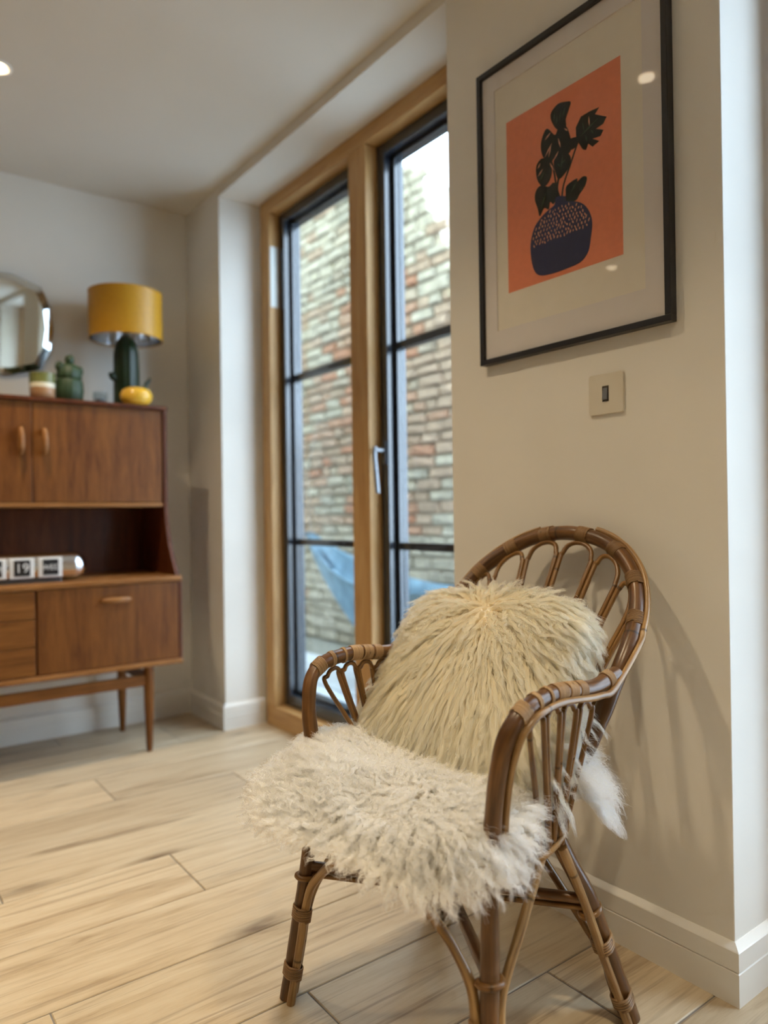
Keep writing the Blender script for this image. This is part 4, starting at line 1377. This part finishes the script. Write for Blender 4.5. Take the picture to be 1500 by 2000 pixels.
def wool(name, mat, parent, V, VN, T, n_strand, n_lock, flow, length, K=11, clump=0.8, curl=0.006, freq=(2, 4), rad=0.00042, lift=0.6, weight=None, grav=0.35, root_jit=0.0, stray=0.1):
    """hair curves rooted on a mesh: strands gathered in wavy locks that follow flow(p, n)"""
    gi, gu, gv = sample_surface(V, T, n_lock, weight)
    si, su, sv = sample_surface(V, T, n_strand, weight)

    def interp(A, i, u, v):
        return A[T[i, 0]] * (1 - u - v)[:, None] + A[T[i, 1]] * u[:, None] + A[T[i, 2]] * v[:, None]
    gp, gn = interp(V, gi, gu, gv), interp(VN, gi, gu, gv)
    sp_, sn = interp(V, si, su, sv), interp(VN, si, su, sv)
    gn /= np.linalg.norm(gn, axis=1)[:, None]
    sn /= np.linalg.norm(sn, axis=1)[:, None]
    kd = KDTree(n_lock)
    for k in range(n_lock):
        kd.insert(gp[k], k)
    kd.balance()
    near = np.array([kd.find(q)[1] for q in sp_.tolist()])
    S = np.linspace(0, 1, K)
    gl = length(gp) * NP.uniform(0.75, 1.2, n_lock)
    gfl = flow(gp, gn)
    gfl = gfl + NP.normal(0, 0.22, gfl.shape)
    gfl = gfl - gn * (gfl * gn).sum(1)[:, None]
    gfl /= np.linalg.norm(gfl, axis=1)[:, None] + 1e-9
    g_lift = lift * NP.uniform(0.7, 1.35, n_lock)

    def path(p, n, fl2, ln, li):
        out = np.empty((len(p), K, 3))
        cur = p.copy()
        step = ln / (K - 1)
        for k in range(K):
            out[:, k] = cur
            s = S[k]
            d = n * (li * (1 - s) ** 1.3)[:, None] + fl2 * (0.35 + 0.9 * s)
            d[:, 2] -= grav * s
            d /= np.linalg.norm(d, axis=1)[:, None]
            cur = cur + d * step[:, None]
        return out
    G = path(gp, gn, gfl, gl, g_lift)
    fr_ = NP.uniform(freq[0], freq[1], n_lock)
    ph = NP.uniform(0, 6.28, n_lock)
    e1 = np.cross(gn, gfl)
    amp = curl * NP.uniform(0.4, 1.5, n_lock)
    wav = np.sin(ph[:, None] + 6.283 * fr_[:, None] * S[None] ** 1.15) - np.sin(ph)[:, None]
    wav2 = np.cos(ph[:, None] * 1.7 + 6.283 * fr_[:, None] * S[None] ** 1.15) - np.cos(ph * 1.7)[:, None]
    ramp_ = (0.25 + 0.75 * S)[None]
    W = e1[:, None, :] * (wav * amp[:, None] * ramp_)[..., None] + gn[:, None, :] * (wav2 * 0.55 * amp[:, None] * ramp_)[..., None]
    fl_s = gfl[near] - sn * (gfl[near] * sn).sum(1)[:, None]
    fl_s /= np.linalg.norm(fl_s, axis=1)[:, None] + 1e-9
    jl = NP.uniform(0.80, 1.08, n_strand)
    P = path(sp_, sn, fl_s, gl[near] * jl, g_lift[near])
    cl = clump * NP.uniform(0.75, 1.1, n_strand).clip(0, 1)
    loose = NP.random(n_strand) < stray
    cl[loose] *= 0.25
    cw = (cl[:, None] * (S[None] ** 0.75))[..., None]
    spread = (P - G[near])
    P = G[near] + spread * (1 - cw) + W[near]
    j1 = NP.normal(0, 1, (n_strand, 1, 3)) * 0.0011 * (S[None, :, None] ** 1.3)
    j2 = NP.normal(0, 1, (n_strand, 3)) * 0.0016
    P = P + j1
    lp2 = NP.uniform(0, 6.28, n_strand)
    lf = NP.uniform(2, 5, n_strand)
    P = P + (np.sin(lp2[:, None] + 6.28 * lf[:, None] * S[None]) * S[None])[..., None] * j2[:, None, :] * np.where(loose, 2.2, 0.7)[:, None, None]
    cd = bpy.data.hair_curves.new(name)
    cd.add_curves([K] * n_strand)
    cd.position_data.foreach_set('vector', P.reshape(-1).astype(np.float32))
    ra = cd.attributes.get('radius') or cd.attributes.new('radius', 'FLOAT', 'POINT')
    rr_ = rad * NP.uniform(0.75, 1.25, n_strand)[:, None] * (1 - 0.72 * S[None] ** 1.6)
    ra.data.foreach_set('value', rr_.reshape(-1).astype(np.float32))
    cd.materials.append(mat)
    o = bpy.data.objects.new(name, cd)
    COL.objects.link(o)
    o.parent = parent
    o['kind'] = 'stuff'
    return o


def grid_surface(fn, nu, nv):
    V = np.array([fn(i / nu, j / nv) for i in range(nu + 1) for j in range(nv + 1)])
    Q = [(i * (nv + 1) + j, (i + 1) * (nv + 1) + j, (i + 1) * (nv + 1) + j + 1, i * (nv + 1) + j + 1) for i in range(nu) for j in range(nv)]
    T = np.array([t for q in Q for t in ((q[0], q[1], q[2]), (q[0], q[2], q[3]))])
    return V, Q, T


def vnormals(V, T):
    N = np.zeros_like(V)
    cr = np.cross(V[T[:, 1]] - V[T[:, 0]], V[T[:, 2]] - V[T[:, 0]])
    for k in range(3):
        np.add.at(N, T[:, k], cr)
    return N / (np.linalg.norm(N, axis=1)[:, None] + 1e-12)


# sheepskin over the seat
skin = empty('sheepskin_throw', tuple(CH_O + np.array([0, 0, 0.374])), CH_T)
tag(skin, 'curly white sheepskin throw draped over the rattan chair seat', 'throw')
SB0, SB1, SW0, SW1 = -0.030, 0.278, -0.172, 0.205
CB, CW = 0.105, 0.0
OVER = [(-180, 0.066), (-160, 0.066), (-140, 0.072), (-125, 0.064), (-108, 0.052), (-95, 0.030), (-80, 0.004), (-64, 0.012), (-52, 0.075), (-36, 0.045), (-22, 0.02), (0, 0.0), (40, 0.0), (60, 0.01), (90, 0.022), (112, 0.065), (130, 0.105), (150, 0.125), (165, 0.095), (180, 0.070)]


def over(a):
    return float(np.interp(math.degrees(a), [p[0] for p in OVER], [p[1] for p in OVER]))


def skin_pt(u, v):
    a = v * 2 * math.pi - math.pi       # angle in (b, w): 0 = back, +90 = far arm side, 180 = front
    ca, sa = math.cos(a), math.sin(a)
    hb = (SB1 - CB) if ca > 0 else (CB - SB0)
    hw = (SW1 - CW) if sa > 0 else (CW - SW0)
    p = 3.2
    rr_ = 1 / ((abs(ca) / hb) ** p + (abs(sa) / hw) ** p) ** (1 / p)
    tot = rr_ + over(a)
    d = u * tot
    bump = 0.055 * (1 - min(1, d / rr_) ** 2.5) + 0.012 * math.sin(3 * a + 1) * min(1, d / rr_) ** 2
    far = 0.045 * max(0, sa) * min(1, d / rr_) ** 2
    far += 0.055 * max(0.0, math.cos(a + 0.5)) ** 2 * min(1, d / rr_) ** 2.5
    if d <= rr_:
        return (CB + ca * d, CW + sa * d, 0.040 + bump * 0.6 + far)
    e = d - rr_
    r = 0.045
    pm = math.radians(62 - 34 * max(0.0, math.cos(a - math.radians(140))))
    ph = min(e / r, pm)
    rest = max(0, e - r * pm)
    ho = r * math.sin(ph) + rest * math.cos(pm)
    dz = r * (1 - math.cos(ph)) + rest * math.sin(pm)
    return (CB + ca * (rr_ + ho), CW + sa * (rr_ + ho), 0.040 + 0.012 * math.sin(3 * a + 1) * 0.6 + far - dz)


V, Q, T = grid_surface(skin_pt, 26, 72)
hide = MB().add(V, Q).build('hide', MT['hide'], skin, smooth=True)
hm_ = hide.modifiers.new('solid', 'SOLIDIFY')
hm_.thickness = 0.030
hm_.offset = -1
VN = vnormals(V, T)
if VN[:, 2].mean() < 0:
    VN = -VN
    hm_.offset = 1


def skin_flow(p, n):
    d = np.c_[p[:, 0] - 0.02, p[:, 1] + 0.01, np.zeros(len(p))]
    r = np.linalg.norm(d, axis=1)[:, None]
    d = d / (r + 0.10) + 0.45 * np.c_[np.sin(p[:, 1] * 41 + 1.3 * np.sin(p[:, 0] * 37)), np.cos(p[:, 0] * 47 + p[:, 1] * 19), np.zeros(len(p))] * np.clip(1 - r / 0.16, 0, 1)
    sw_ = np.c_[-d[:, 1], d[:, 0], np.zeros(len(p))]
    d = d + 0.25 * sw_ * np.sin(p[:, :1] * 23)
    d[:, 2] -= 0.35 * np.clip(r[:, 0] / 0.2, 0, 1)
    d[:, 2] -= 1.9 * ((p[:, 0] > 0.22) & (p[:, 1] < -0.10))
    return d


def skin_len(p):
    r = np.hypot(p[:, 0] - 0.02, p[:, 1])
    return 0.046 + 0.045 * ((p[:, 0] > 0.20) & (p[:, 1] < -0.10)) + 0.016 * np.clip(r / 0.22, 0, 1) + 0.022 * np.clip((-p[:, 1] - 0.02) / 0.2, 0, 1) * np.clip((0.10 - p[:, 0]) / 0.1, 0, 1)


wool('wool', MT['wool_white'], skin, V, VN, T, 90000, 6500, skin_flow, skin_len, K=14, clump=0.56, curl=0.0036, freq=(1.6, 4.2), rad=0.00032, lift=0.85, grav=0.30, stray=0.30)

# long-haired cushion leaning on the back
cush = empty('sheepskin_cushion', tuple(CH_O + np.array([0, 0, 0.0])), CH_T)
CC = np.array([0.262, 0.020, 0.576])
TL = math.radians(33)
e_up = np.array([math.sin(TL), 0, math.cos(TL)])
e_n = np.array([-math.cos(TL), 0, math.sin(TL)])
e_w = np.array([0, 1, 0.0])
cush.location = tuple(Vector(CH_O) + Matrix.Rotation(CH_T, 3, 'Z') @ Vector(CC))
tag(cush, 'long-haired cream sheepskin cushion leaning against the rattan hoop back', 'cushion')


def cush_pt(u, v):
    # u: pole to pole across thickness, v: round the rim
    a = v * 2 * math.pi
    th = u * math.pi
    st = math.sin(th)
    ca, sa = math.cos(a), math.sin(a)
    p = 5.0
    rr_ = 1 / (abs(ca) ** p + abs(sa) ** p) ** (1 / p)
    x = 0.200 * rr_ * ca * st ** 0.75
    y = 0.175 * rr_ * sa * st ** 0.75
    zt = 0.062 * math.copysign(abs(math.cos(th)) ** 0.8, math.cos(th))
    return tuple(e_w * x + e_up * y + e_n * zt)


Vc, Qc, Tc = grid_surface(cush_pt, 26, 56)
MB().add(Vc, Qc).build('cover', MT['hide'], cush, smooth=True)
VNc = vnormals(Vc, Tc)
if ((Vc * VNc).sum(1)).mean() < 0:
    VNc = -VNc
CREST = e_up * 0.120 - e_w * 0.005 + e_n * 0.05


def cush_flow(p, n):
    d = p - CREST
    ax, ay = d @ e_w, d @ e_up
    r = np.hypot(ax, ay)[:, None]
    f = (ax[:, None] * e_w + ay[:, None] * e_up) / (r + 0.015)
    back = (p @ e_n) < -0.02
    f = f + np.array([0, 0, -0.55]) * (ay < 0.03)[:, None]
    f[back] = np.array([0, 0, -1.0])
    return f


def cush_len(p):
    return 0.070 + 0.060 * np.clip((0.10 - p @ e_up) / 0.14, 0, 1) * np.clip(1.6 + (p @ e_up) / 0.14, 0.45, 1)


cw_ = np.where((Vc[Tc].mean(1) @ e_n) > -0.025, 1.0, 0.35)
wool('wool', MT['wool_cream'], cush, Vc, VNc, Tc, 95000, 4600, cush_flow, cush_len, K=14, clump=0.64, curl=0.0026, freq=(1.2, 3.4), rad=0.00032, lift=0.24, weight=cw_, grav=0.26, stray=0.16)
